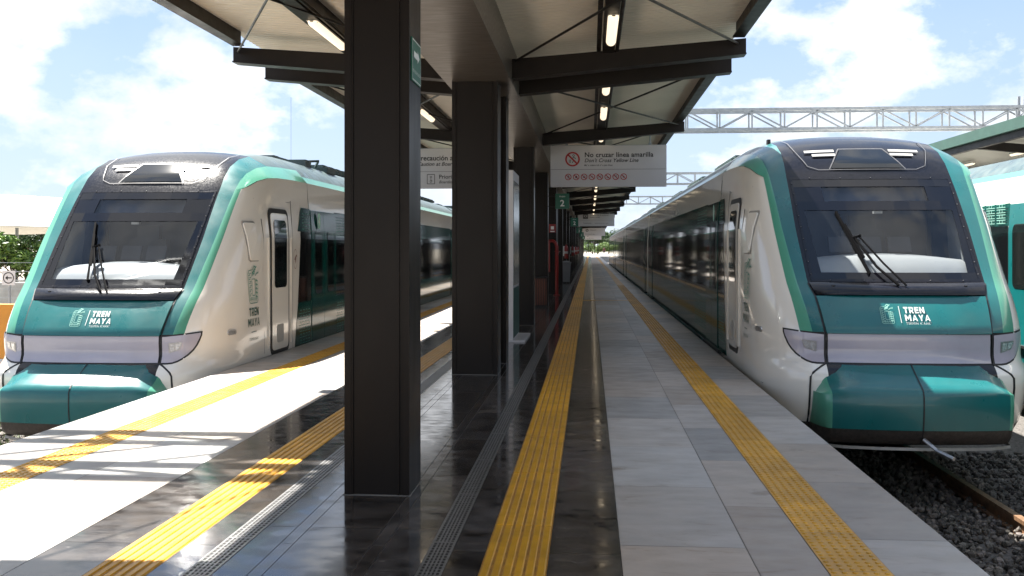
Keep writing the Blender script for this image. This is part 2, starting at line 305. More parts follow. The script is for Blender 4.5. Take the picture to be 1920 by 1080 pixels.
_tx = {}
def text2d(body, size=1.0, shear=0.0, bold=0.0, align='LEFT', space=1.0):
    k = (body, shear, bold, align, space)
    if k not in _tx:
        cu = bpy.data.curves.new('txt', 'FONT'); cu.body = body; cu.shear = shear; cu.offset = bold; cu.align_x = align; cu.space_character = space
        cu.resolution_u = 3; cu.size = 1.0
        ob = bpy.data.objects.new('txt', cu); COL.objects.link(ob)
        dg = bpy.context.evaluated_depsgraph_get(); me = bpy.data.meshes.new_from_object(ob.evaluated_get(dg))
        _tx[k] = ([(v.co.x, v.co.y) for v in me.vertices], [tuple(p.vertices) for p in me.polygons])
        bpy.data.objects.remove(ob); bpy.data.curves.remove(cu); bpy.data.meshes.remove(me)
    v, f = _tx[k]
    return [(x*size, y*size) for x, y in v], f
class Draw:                    # flat marks laid on a surface through f(x, y) -> point
    def __init__(s, f): s.f = f; s.mb = MB()
    def poly(s, pts, mi=0): s.mb.add([s.f(x, y) for x, y in pts], [tuple(range(len(pts)))], mi)
    def rect(s, x0, y0, x1, y1, mi=0): s.poly([(x0,y0),(x1,y0),(x1,y1),(x0,y1)], mi)
    def line(s, a, b, w, mi=0):
        dx, dy = b[0]-a[0], b[1]-a[1]; l = math.hypot(dx, dy) or 1; nx, ny = -dy/l*w/2, dx/l*w/2
        s.poly([(a[0]+nx,a[1]+ny),(b[0]+nx,b[1]+ny),(b[0]-nx,b[1]-ny),(a[0]-nx,a[1]-ny)], mi)
    def path(s, pts, w, mi=0):
        for a, b in zip(pts, pts[1:]): s.line(a, b, w, mi)
    def ring(s, c, r0, r1, mi=0, n=28, sx=1.0):
        for k in range(n):
            a, b = 2*math.pi*k/n, 2*math.pi*(k+1)/n
            s.poly([(c[0]+sx*r0*math.cos(a),c[1]+r0*math.sin(a)),(c[0]+sx*r1*math.cos(a),c[1]+r1*math.sin(a)),(c[0]+sx*r1*math.cos(b),c[1]+r1*math.sin(b)),(c[0]+sx*r0*math.cos(b),c[1]+r0*math.sin(b))], mi)
    def disc(s, c, r, mi=0, n=20, sx=1.0): s.poly([(c[0]+sx*r*math.cos(2*math.pi*k/n), c[1]+r*math.sin(2*math.pi*k/n)) for k in range(n)], mi)
    def text(s, body, x, y, size, mi=0, **k):
        v, f = text2d(body, size, **k); s.mb.add([s.f(px+x, py+y) for px, py in v], f, mi)
    def heavy(s, body, x, y, h, mi=0, wt=.23, centre=False):
        W = {'T':.72,'R':.72,'E':.62,'N':.80,'M':.98,'A':.86,'Y':.82}; gap = .17; t = wt*h
        if centre: x -= (sum(W[c] for c in body)+gap*(len(body)-1))*h/2
        for c in body:
            w_ = W[c]*h; P = lambda a, b_: (x+a*w_, y+b_*h); e = wt/2; q = t/2/w_
            if c == 'T': s.line(P(0,1-e),P(1,1-e),t); s.line(P(.5,0),P(.5,1-wt),t)
            elif c == 'E': s.line(P(q,0),P(q,1),t); [s.line(P(2*q,v),P(1,v),t*.92) for v in (e,.5,1-e)]
            elif c == 'N': s.line(P(q,0),P(q,1),t); s.line(P(1-q,0),P(1-q,1),t); s.poly([P(2*q,1),P(2*q,.64),P(1-2*q,0),P(1-2*q,.36)])
            elif c == 'M':
                s.line(P(q,0),P(q,1),t); s.line(P(1-q,0),P(1-q,1),t); s.poly([P(2*q,1),P(2*q,.62),P(.5,.16),P(.5,.54)]); s.poly([P(.5,.54),P(.5,.16),P(1-2*q,.62),P(1-2*q,1)])
            elif c == 'A': s.poly([P(0,0),P(1.7*q,0),P(.5+q*.6,1),P(.5-q*.6,1)][:4]); s.poly([P(1,0),P(.5+q*.9,1),P(.5-q*.7,1),P(1-1.9*q,0)]); s.line(P(.25,.29),P(.75,.29),t*.75)
            elif c == 'Y': s.line(P(.5,0),P(.5,.45),t); s.poly([P(0,1),P(.5-q,.38),P(.5+q*.8,.42),P(2.1*q,1)]); s.poly([P(1,1),P(1-2.1*q,1),P(.5-q*.8,.42),P(.5+q,.38)])
            elif c == 'R':
                s.line(P(q,0),P(q,1),t); s.line(P(2*q,1-e),P(.72,1-e),t*.9); s.line(P(2*q,.42),P(.72,.42),t*.9); s.poly([P(.70,1),P(.86,.97),P(.97,.86),P(.97,.56),P(.86,.40),P(.70,.335),P(.70,.50),P(.74,.56),P(.74,.78),P(.70,.82)]); s.poly([P(.42,.36),P(.98-2*q,0),P(1,0),P(.72,.40)])
            x += w_+gap*h
    def build(s, name, mats, parent): return s.mb.build(name, mats, parent)

def interp(x, pts):
    if x <= pts[0][0]: return pts[0][1]
    for (a, b), (c, d) in zip(pts, pts[1:]):
        if x <= c: return b + (d-b)*(x-a)/(c-a)
    return pts[-1][1]
def sm(x, pts):                # smooth (monotone cubic) interpolation
    if x <= pts[0][0]: return pts[0][1]
    if x >= pts[-1][0]: return pts[-1][1]
    n = len(pts); sl_ = [(pts[i+1][1]-pts[i][1])/(pts[i+1][0]-pts[i][0]) for i in range(n-1)]
    m = [sl_[0]] + [(sl_[i-1]+sl_[i])/2 if sl_[i-1]*sl_[i] > 0 else 0 for i in range(1, n-1)] + [sl_[-1]]
    for i in range(n-1):
        if x <= pts[i+1][0]:
            h = pts[i+1][0]-pts[i][0]; t = (x-pts[i][0])/h
            return ((2*t**3-3*t*t+1)*pts[i][1] + (t**3-2*t*t+t)*h*m[i] + (-2*t**3+3*t*t)*pts[i+1][1] + (t**3-t*t)*h*m[i+1])

# ------------------------------------------------------------------ ground, platform, paving
PX0, PX1 = -4.42, 1.78; PY0, PY1 = -6.0, 196.0
g = MB(); g.box(-1500, 1500, -200, 3000, -1.9, -1.42); struct(g.build('ground', M['earth']))
def bed(x0, x1, z, y0=-8, y1=420):
    b = MB(); b.add([(x0,y0,z),(x1,y0,z),(x1,y1,z),(x0,y1,z)], [(0,1,2,3)]); return struct(b.build('track_bed', M['gravel']))
bed(1.3, 9.6, -1.235); bed(-12.5, -4.0, -1.335)
p = MB(); p.box(PX0, PX1, PY0, PY1, -1.45, -0.006, 0); p.box(PX0-.05, PX1+.05, PY0, PY1, -0.13, -0.0065, 0)
struct(p.build('platform', M['coping']))
p = MB(); p.add([(PX0-.05,PY0,-.003),(PX1+.05,PY0,-.003),(PX1+.05,PY1,-.003),(PX0-.05,PY1,-.003)], [(0,1,2,3)])
struct(p.build('paving_joints', M['grout']))

def tiles(name, strips, m, tone_rng, warm=0.0):
    b = MB(); g_ = 0.0022
    for x0, x1, ln, ph in strips:
        y = PY0 + ph
        while y < PY1 - .01:
            y1 = min(y+ln, PY1); t = random.uniform(*tone_rng); h = random.uniform(-warm, warm)
            b.add([(x0+g_,max(y,PY0)+g_,0.001),(x1-g_,max(y,PY0)+g_,0.001),(x1-g_,y1-g_,0.001),(x0+g_,y1-g_,0.001)], [(0,1,2,3)], 0, (t*(1+h), t, t*(1-h)))
            y = y1
    return struct(b.build(name, m, tone=True))
tiles('pale_paving', [(0.151,0.78,1.26,-.3),(0.78,1.10,1.26,-.75),(1.39,1.83,1.26,-.1),(-4.47,-3.93,1.26,-.1),(-3.64,-3.32,1.26,-.75),(-3.32,-2.69,1.26,-.3)], M['marble'], (.70,1.12), .075)
tiles('dark_paving', [(-0.2,0.151,1.26,-.46),(-0.68,-0.512,1.26,-.46),(-1.03,-0.80,1.26,-.1),(-1.10,-1.03,1.26,-.4),(-1.50,-1.10,1.26,-.1),(-1.57,-1.50,1.26,-.4),(-1.735,-1.57,1.26,-.1),(-2.03,-1.87,1.26,-.46),(-2.69,-2.32,1.26,-.46)], M['dark_stone'], (.6,1.5), .04)
def guide(name, x0, x1):
    b = MB(); b.box(x0, x1, PY0, PY1, -.0035, 0.002, 1, 1.0)
    n = 6; wd = (x1-x0)/n; y = PY0
    while y < PY1:
        t = random.uniform(.74, 1.10); y1 = min(y+1.26, PY1)
        for k in range(n):
            a = x0+k*wd+.006; e = x0+(k+1)*wd-.006
            b.add([(a,y+.003,.002),(e,y+.003,.002),(e,y1-.003,.002),(a,y1-.003,.002),(a+.006,y+.006,.0075),(e-.006,y+.006,.0075),(e-.006,y1-.006,.0075),(a+.006,y1-.006,.0075)],
                  [(4,5,6,7),(0,1,5,4),(1,2,6,5),(2,3,7,6),(3,0,4,7)], 0, t)
        y = y1
    return struct(b.build(name, [M['yellow'], M['groove']], tone=True))
guide('tactile_guide_strip', -0.512, -0.20); guide('tactile_guide_strip', -2.32, -2.03)
def studs(name, x0, x1):
    b = MB(); y = PY0
    while y < PY1:
        y1 = min(y+.63, PY1); t = random.uniform(.82, 1.08)
        b.add([(x0+.001,y+.0015,.0035),(x1-.001,y+.0015,.0035),(x1-.001,y1-.0015,.0035),(x0+.001,y1-.0015,.0035)], [(0,1,2,3)], 0, t)
        if 1.0 < y < 40:
            n = 6; ny = 12; sp = (x1-x0)/n
            for i in range(n):
                for j in range(ny):
                    cx = x0+(i+.5)*sp; cy = y+(j+.5)*.63/ny; r0, r1 = .0155, .010; vs = []
                    for r, z in ((r0, .0035), (r1, .0085)):
                        for k in range(8): vs.append((cx+r*math.cos(k*math.pi/4), cy+r*math.sin(k*math.pi/4), z))
                    b.add(vs, [(k,(k+1)%8,8+(k+1)%8,8+k) for k in range(8)] + [tuple(range(8,16))], 0, t*random.uniform(.85,1.0))
        y = y1
    return struct(b.build(name, M['yellow'], tone=True))
studs('tactile_warning_strip', 1.10, 1.39); studs('tactile_warning_strip', -3.93, -3.64)
b = MB(); b.add([(-.2,28.6,.0055),(1.10,28.6,.0055),(1.10,28.9,.0055),(-.2,28.9,.0055)], [(0,1,2,3)], 0, .95)
struct(b.build('tactile_cross_strip', M['yellow'], tone=True))
def drain(x0, x1):
    b = MB(); b.box(x0, x1, PY0, PY1, -.0035, .0012, 1); b.box(x0, x0+.012, PY0, PY1, .0012, .004, 0); b.box(x1-.012, x1, PY0, PY1, .0012, .004, 0)
    n = 5; wd = (x1-x0-.024)/n; y = PY0
    for k in range(1, n): b.box(x0+.012+k*wd-.0045, x0+.012+k*wd+.0045, PY0, PY1, .0012, .004, 0)
    while y < 40: b.box(x0+.012, x1-.012, y, y+.010, .0012, .0032, 0); y += .042 if y < 14 else .12
    y = PY0
    while y < PY1: b.box(x0+.004, x1-.004, y, y+.022, .0012, .0045, 0); y += 1.0
    return struct(b.build('drain_grating', [M['drain'], M['slot']]))
drain(-.80, -.68); drain(-1.87, -1.735)
b = MB(); b.box(-9, 6.5, 196.0, 262, -1.45, .0)
struct(b.build('platform_end_landing', M['concrete']))

# ballast in front of the right-hand train
def ballast(name, x0, x1, y0, y1, z, n, rs):
    b = MB(); bm = bmesh.new(); bmesh.ops.create_icosphere(bm, subdivisions=1, radius=1); bv = [v.co.copy() for v in bm.verts]; bf = [tuple(v.index for v in f.verts) for f in bm.faces]; bm.free()
    for _ in range(n):
        r = random.uniform(*rs); sx, sy, sz = (r*random.uniform(.7,1.3) for _ in range(3)); a = random.uniform(0, 6.3); ca, sa = math.cos(a), math.sin(a)
        cx = random.uniform(x0, x1); cy = y0 + (y1-y0)*random.random()**1.3; cz = z + random.uniform(-.03, .045); vs = []
        for q in bv:
            k = random.uniform(.72, 1.2); x, y, zz = q.x*sx*k, q.y*sy*k, q.z*sz*k; tz = x*.4; x, y = x*ca-y*sa, x*sa+y*ca
            vs.append((cx+x, cy+y, cz+zz+tz*.4))
        t = random.uniform(.35, 1.0)+random.random()**3*.9; b.add(vs, bf, 0, (t*random.uniform(.97,1.08), t, t*random.uniform(.92,1.02)))
    o = b.build(name, M['stone'], tone=True); o['kind'] = 'stuff'; return o
ballast('ballast', 1.8, 6.4, 3.6, 13.5, -1.215, 16000, (.016, .040))
ballast('ballast', -9.6, -4.5, 7.0, 16, -1.315, 3500, (.028, .05))

def track(label, xc, zt):
    t = thing('railway_track', label, 'railway track', (xc, 0, zt))
    for s in (-1, 1):
        b = MB(); c = s*.7175
        b.box(c-.036, c+.036, -8, 400, -.04, 0); b.box(c-.009, c+.009, -8, 400, -.135, -.04); b.box(c-.065, c+.065, -8, 400, -.155, -.135)
        b.build('rail', M['rail'], t)
    return t
track('rusty railway track in gravel under the train right of the platform', 3.36, -1.05)
track('railway track under the sunlit train left of the platform', -5.96, -1.15)
track('railway track under the far teal train at the right edge', 8.06, -1.05)

# ------------------------------------------------------------------ train
B1 = [(-.55,.86),(.61,.86),(.99,.905),(1.12,.95),(1.72,.975),(2.38,.97)]
B2 = [(-.55,.985),(.61,.985),(1.12,1.06),(1.72,1.12),(2.38,1.16)]
B3 = [(-.55,1.10),(.61,1.11),(1.12,1.17),(1.72,1.21),(2.38,1.23)]
VC = [(-.60,.70),(-.35,.44),(0,.31),(.16,.30),(.24,.36),(.30,.43),(.61,.46),(.80,.57),(.99,.725),(1.12,.86),(1.5,1.19),(1.9,1.53),(2.2,1.795),(2.38,1.97)]
def off(u): return .11*(abs(u)/1.1)**3
def usd(w_): return interp(w_, [(-.6,1.36),(-.2,1.445),(.1,1.46),(1.75,1.46),(2.62,1.40)])
NE = 4.6
def surf(u, w_):              # depth of the nose shell behind the bumper at lateral u, height w_
    b3 = interp(w_, B3); v0 = sm(w_, VC)
    if abs(u) <= b3: return v0 + off(u)
    us = usd(w_); f = min(.995, (abs(u)-b3)/(us-b3)); return v0 + off(b3) + 1.7*(1-(1-f)**(1/4.2))
def side_u(v, w_):            # half width of the shell at depth v
    b3 = interp(w_, B3); v3 = sm(w_, VC) + off(b3); t = max(0, min(1, (v-v3)/1.7)); return b3 + (usd(w_)-b3)*(1-(1-t)**4.2)
ROOF = [  # C0, C1, C2, C3 as (v, w) and b1, b2, b3
 ((2.15,2.56),(2.20,2.54),(2.22,2.49),(2.24,2.43),.965,1.175,1.285),
 ((2.40,2.735),(2.43,2.70),(2.44,2.61),(2.46,2.51),.96,1.19,1.33),
 ((2.75,2.885),(2.77,2.83),(2.78,2.71),(2.78,2.57),.955,1.205,1.365),
 ((3.2,2.985),(3.2,2.91),(3.2,2.77),(3.2,2.60),.95,1.215,1.385),
 ((3.8,3.05),(3.8,2.97),(3.8,2.80),(3.8,2.615),.95,1.22,1.395),
 ((NE,3.10),(NE,3.0),(NE,2.82),(NE,2.62),.95,1.22,1.40)]
def T(u, v, w_): return (u, v, w_)

def nose_shell():
    ws = [-.55,-.45,-.35,-.2,-.05,.08,.16,.20,.24,.27,.30,.36,.44,.52,.61,.7,.8,.9,.99,1.055,1.12,1.19,1.3,1.45,1.6,1.75,1.9,2.05,2.2,2.3,2.38]
    inner = [-.86,-.6,-.3,0,.3,.6,.86]   # fractions of b1
    tf = [0] + [(r[3][0]-2.08)/(NE-2.08) for r in ROOF]
    rows = []
    for w_ in ws:
        b1, b2, b3 = interp(w_, B1), interp(w_, B2), interp(w_, B3); us = [-b3,-b2,-b1]+[f*b1 for f in inner]+[b1,b2,b3]
        mid = [T(u, sm(w_, VC)+off(u), w_) for u in us]
        v3 = sm(w_, VC)+off(b3); k = max(0, min(1, (w_-1.9)/(2.38-1.9)))**1.3; side = []
        for j in range(1, 7):
            v = v3 + tf[j]*(NE-v3); wt = w_ + (ROOF[j-1][3][1]-2.38)*k; u = side_u(v, w_)*(1-k) + ROOF[j-1][6]*k; side.append((u, v, wt))
        rows.append([(-u,v,w2) for u, v, w2 in reversed(side)] + mid + side)
    nc = len(rows[0]); c0 = 6
    def mi(i, j):
        wm = (ws[i]+ws[i+1])/2; q = j-c0
        if q < 0 or q >= 12: return 0 if wm > -.36 else 4
        if wm < .61: return (0 if q in (0, 11) or (q in (1, 10) and wm < .29) else 3) if wm > -.36 else 4
        if q in (0, 11): return 2
        if q in (1, 10): return 1
        if wm < .99: return 1
        if 1.19 < wm < 2.3 and 2 < q < 9: return None
        return 3
    b = MB(); b.grid(rows, mi)
    # roof rows
    rr = [rows[-1][c0:c0+13]]
    for C0, C1, C2, C3, b1, b2, b3 in ROOF:
        row = []
        for f in inner: row.append((f*b1, C0[0]+(C1[0]-C0[0])*f*f, C0[1]+(C1[1]-C0[1])*abs(f)**2.4))
        row = [(-b3,*C3),(-b2,*C2),(-b1,*C1)] + row + [(b1,*C1),(b2,*C2),(b3,*C3)]; rr.append(row)
    def mr(i, j):
        if j in (0, 11): return 2
        if j in (1, 10): return 1 if i < 4 else 5
        return 3 if i < 4 else 5
    b.grid(rr, mr)
    # side patch top edge welds on the roof's C3 edge
    return b

def bumper():
    b = MB(); us = [-1.02,-1.017,-1.01,-.995,-.97,-.94,-.91,-.88,-.7,-.45,-.2,0,.2,.45,.7,.88,.91,.94,.97,.995,1.01,1.017,1.02]
    prof = [(.285,.42),(.24,.34),(.17,.22),(.115,.12),(.085,.06),(.05,.02),(0,.0),(-.12,-.005),(-.25,.005),(-.345,.02),(-.35,.03),(-.43,.06),(-.5,.13),(-.53,.25)]
    rows = []
    for w_, v in prof:
        row = []
        for u in us:
            a = abs(u); sw = .10*(a/.9)**2.2
            if a > .88: sw += .46*(1-math.sqrt(max(0, 1-((a-.88)/.14)**2)))
            ww = w_
            if a > .80 and w_ > .0: ww = w_ - (a-.80)/.22*.15*min(1, max(0, w_/.12))
            row.append((u, min(v + sw*(1 if v < .3 else .55), 1.0), ww))
        rows.append(row)
    def mi(i, j):
        if i >= 9: return 2
        return 1 if (us[j]+us[j+1])/2 < -.88 or (us[j]+us[j+1])/2 > .88 else 0
    b.grid(rows, mi); return b

def conform(us, wf, gap, nw=5):  # grid over the nose surface between two height curves
    rows = []
    for k in range(nw+1):
        row = []
        for u in us:
            lo, hi = wf(abs(u)); w_ = lo+(hi-lo)*k/nw; row.append((u, surf(u, w_)-gap, w_))
        rows.append(row)
    return rows

def build_emblem(d, x, y, h, mi):     # woven rectangular glyph, h tall, centre x, y
    wd = h*.62; t = h*.018
    def P(a, b_): return (x+(a-.5)*wd, y+(b_-.5)*h)
    d.path([P(.1,.04),P(.0,.10),P(.0,.80),P(.10,.88),P(.42,.90)], t, mi); d.path([P(.1,.04),P(.9,.04),P(.98,.10),P(.98,.62)], t, mi)
    d.path([P(.34,.24),P(.66,.24),P(.66,.66),P(.34,.66),P(.34,.24)], t, mi)
    for k in range(7):
        yy = .13+k*.105
        d.path([P(.04,yy),P(.16,yy),P(.16,yy+.05),P(.28,yy+.05)], t, mi); d.path([P(.10,yy+.06),P(.10,yy+.03)], t, mi)
        if k < 5: d.line(P(.72,yy+.06), P(.94,yy+.06), t*1.5, mi); d.path([P(.72,yy+.09),P(.86,yy+.09)], t, mi)
    for k in range(5):
        xx = .22+k*.14; d.path([P(xx,.08),P(xx,.14),P(xx+.08,.14),P(xx+.08,.2)], t, mi)
    for k in range(4): d.path([P(.34+k*.09,.72+k*.02),P(.42+k*.09,.84+k*.03),P(.52+k*.12,.80+k*.06)], t*1.4, mi)
    d.path([P(.45,.9),P(.62,1.0),P(.82,.96)], t*1.5, mi); d.path([P(.7,.74),P(.9,.82),P(1.04,.80),P(1.02,.86)], t*1.5, mi)

def bands(pts):                   # cut a (v,w) outline at the heights where the side of the car bends
    def clip(P, lim, keep_above):
        o_ = []
        for a, c in zip(P, P[1:]+P[:1]):
            ia = (a[1] >= lim) == keep_above or a[1] == lim; ic = (c[1] >= lim) == keep_above or c[1] == lim
            if ia: o_.append(a)
            if ia != ic: t = (lim-a[1])/(c[1]-a[1]); o_.append((a[0]+(c[0]-a[0])*t, lim))
        return o_
    res = []
    for lo, hi in ((-9,.1),(.1,1.75),(1.75,9)):
        P = clip(list(pts), lo, True) if lo > -9 else list(pts)
        if len(P) > 2 and hi < 9: P = clip(P, hi, False)
        if len(P) > 2 and max(q[1] for q in P)-min(q[1] for q in P) > 1e-4: res.append(P)
    return res
def side_sheet(polys, s, gap):   # polys: list of (points (v,w), material index) on the flat side s
    b = MB()
    for pts, mi in [(q_, mi) for pts, mi in polys for q_ in bands(pts)]:
        q = [(s*(side_u(min(v, NE-.01), w_)+gap), v, w_) for v, w_ in pts]
        b.add(q if s < 0 else q[::-1], [tuple(range(len(q)))], mi)
    return b
def rrect(v0, v1, w0, w1, r, n=4):
    pts = []
    for cx, cy, a0 in ((v1-r,w0+r,-90),(v1-r,w1-r,0),(v0+r,w1-r,90),(v0+r,w0+r,180)):
        for k in range(n+1): a = R(a0+90*k/n); pts.append((cx+r*math.cos(a), cy+r*math.sin(a)))
    return pts

def slab(pts, s, gap, th):        # solid slab on the side, (v,w) outline, thickness th outwards
    b = MB()
    for P in bands(pts):
        n = len(P); i_ = [(s*(side_u(min(v, NE-.01), w_)+gap-.004), v, w_) for v, w_ in P]; o_ = [(s*(side_u(min(v, NE-.01), w_)+gap+th), v, w_) for v, w_ in P]
        b.add(i_+o_, [tuple(range(n,2*n))] + [(k,(k+1)%n,n+(k+1)%n,n+k) for k in range(n)])
    return b

def passenger_side(car, s, v0, v1, doors, graphic0, leafm='green_band'):
    """dark glass band, livery, doors on one side of a car; v range in train space"""
    # upper dark green band and lower painted livery, split around the doors
    segs = []; c = v0
    for a, e in doors: segs.append((c, a)); c = e
    segs.append((c, v1))
    up = []; lo = []
    for a, e in segs:
        if e-a < .05: continue
        a_b, a_m, a_t = (graphic0 if (a == v0 and graphic0) else (a, a, a))
        lo.append(([(a_b,.0),(e,.0),(e,.80),(a_m,.80)], 0)); up.append(([(a_m+.0,1.86),(e,1.86),(e,2.22),(a_t,2.22)], 0))
    m = side_sheet(lo, s, .004).build('livery_band', M['green_band'], car); m2 = side_sheet(up, s, .004).build('upper_band', M['green_band'], car)
    # windows: panes between mullions
    for a, e in segs:
        if e-a < .4: continue
        if a == v0 and graphic0:
            slab([(graphic0[1],.80),(e,.80),(e,1.86),(graphic0[1]+.15,1.86)], s, .0, .006).build('window', M['glass_dark'], car); continue
        n = max(1, round((e-a)/1.75)); wd = (e-a)/n
        for k in range(n): slab(rrect(a+k*wd+.012, a+(k+1)*wd-.012, .80, 1.86, .04, 2), s, .0, .006).build('window', M['glass_dark'], car)
    for a, e in doors:
        mid = (a+e)/2
        for q0, q1 in ((a+.02, mid-.006), (mid+.006, e-.02)):
            leaf = slab([(q0,.02),(q1,.02),(q1,2.20),(q0,2.20)], s, .0, .014).build('door_leaf', M[leafm], car)
            slab(rrect(q0+.16, q1-.16, .88, 1.88, .10, 3), s, .015, .005).build('door_window', M['door_glass'], leaf)
            if q0 < mid:
                f = (lambda x, y, q0=q0, q1=q1: (s*(1.46+.0215), (q0+q1)/2 + s*x, y)) if s > 0 else (lambda x, y, q0=q0, q1=q1: (s*(1.46+.0215), (q0+q1)/2 - x, y))
                d = Draw(f); d.disc((0,2.04), .13, 0, sx=.72); d.build('oval_mark', M['emb_lt'], leaf)
                f2 = lambda x, y, f=f: tuple((c+(s*.003 if i == 0 else 0)) for i, c in enumerate(f(x, y)))
                d = Draw(f2); d.text('4', 0, 1.98, .17, 0, align='CENTER', bold=.01); d.build('number', M['text_w'], leaf)
        b = slab([(a-.3, -.02),(e+.1,-.02),(e+.1,.02),(a-.3,.02)], s, .0, .05); b.build('door_step', M['black'], car)

SEC = [(1.30,-.42,6),(1.43,-.25,6),(1.455,-.02,0),(1.46,.1,0),(1.46,1.75,0),(1.40,2.62,2),(1.31,2.72,5),(1.22,2.82,5),(.95,3.0,5),(.5,3.075,5),(0,3.1,5)]
def car_body(v0, v1, first):
    b = MB(); half = SEC; full = [(-u,w_) for u, w_, _ in half] + [(u,w_) for u, w_, _ in reversed(half[:-1])]
    ml = [m for _, _, m in half[:-1]]; mm = ml + ml[::-1]
    st = [v0, v0+.04] + [v0+(v1-v0)*k/6 for k in range(1, 6)] + [v1-.04, v1]
    rows = []
    for i, v in enumerate(st):
        k = .975 if (i == len(st)-1 or (i == 0 and not first)) else 1.0; rows.append([(u*k, v, w_*k) for u, w_ in full])
    rows = [list(r) for r in rows]; b.grid(rows, lambda i, j: mm[j])
    n = len(full); o = len(b.v); b.add([rows[-1][k] for k in range(n)], [tuple(range(n-1,-1,-1))], 3)
    if not first: b.add([rows[0][k] for k in range(n)], [tuple(range(n))], 3)
    return b
BODY_M = lambda: [M['white'], M['teal'], M['mint'], M['black_gloss'], M['skirt'], M['roof_dark'], M['teal']]

def underframe(car, v0, v1):
    b = MB(); b.box(-1.22, 1.22, v0+1.2, v1-.3, -.78, -.40); b.build('underframe', M['black'], car)
    for c in (v0+4.2, v1-3.2):
        b = MB(); b.box(-1.1, -.85, c-1.7, c+1.7, -.78, -.5); b.box(.85, 1.1, c-1.7, c+1.7, -.78, -.5); b.box(-1.0, 1.0, c-.3, c+.3, -.8, -.55)
        bo = b.build('bogie', M['black'], car)
        b = MB()
        for q in (-1.15, 1.15):
            for s in (-1, 1): b.tube([(s*.66, c+q, -.63),(s*.79, c+q, -.63)], .42, 20)
        b.build('wheels', M['rail'], bo)
def roof_gear(car, spots):
    for v, ln, h, wd in spots:
        b = MB(); b.box(-wd/2, wd/2, v, v+ln, 3.06, 3.06+h); b.box(-wd/2-.06, wd/2+.06, v+.1, v+ln-.1, 3.06, 3.06+h*.6)
        for k in range(int(ln/.5)): b.box(-wd/2+.05, wd/2-.05, v+.2+k*.5, v+.45+k*.5, 3.06+h, 3.06+h+.02)
        b.build('roof_unit', M['roof_dark'], car)

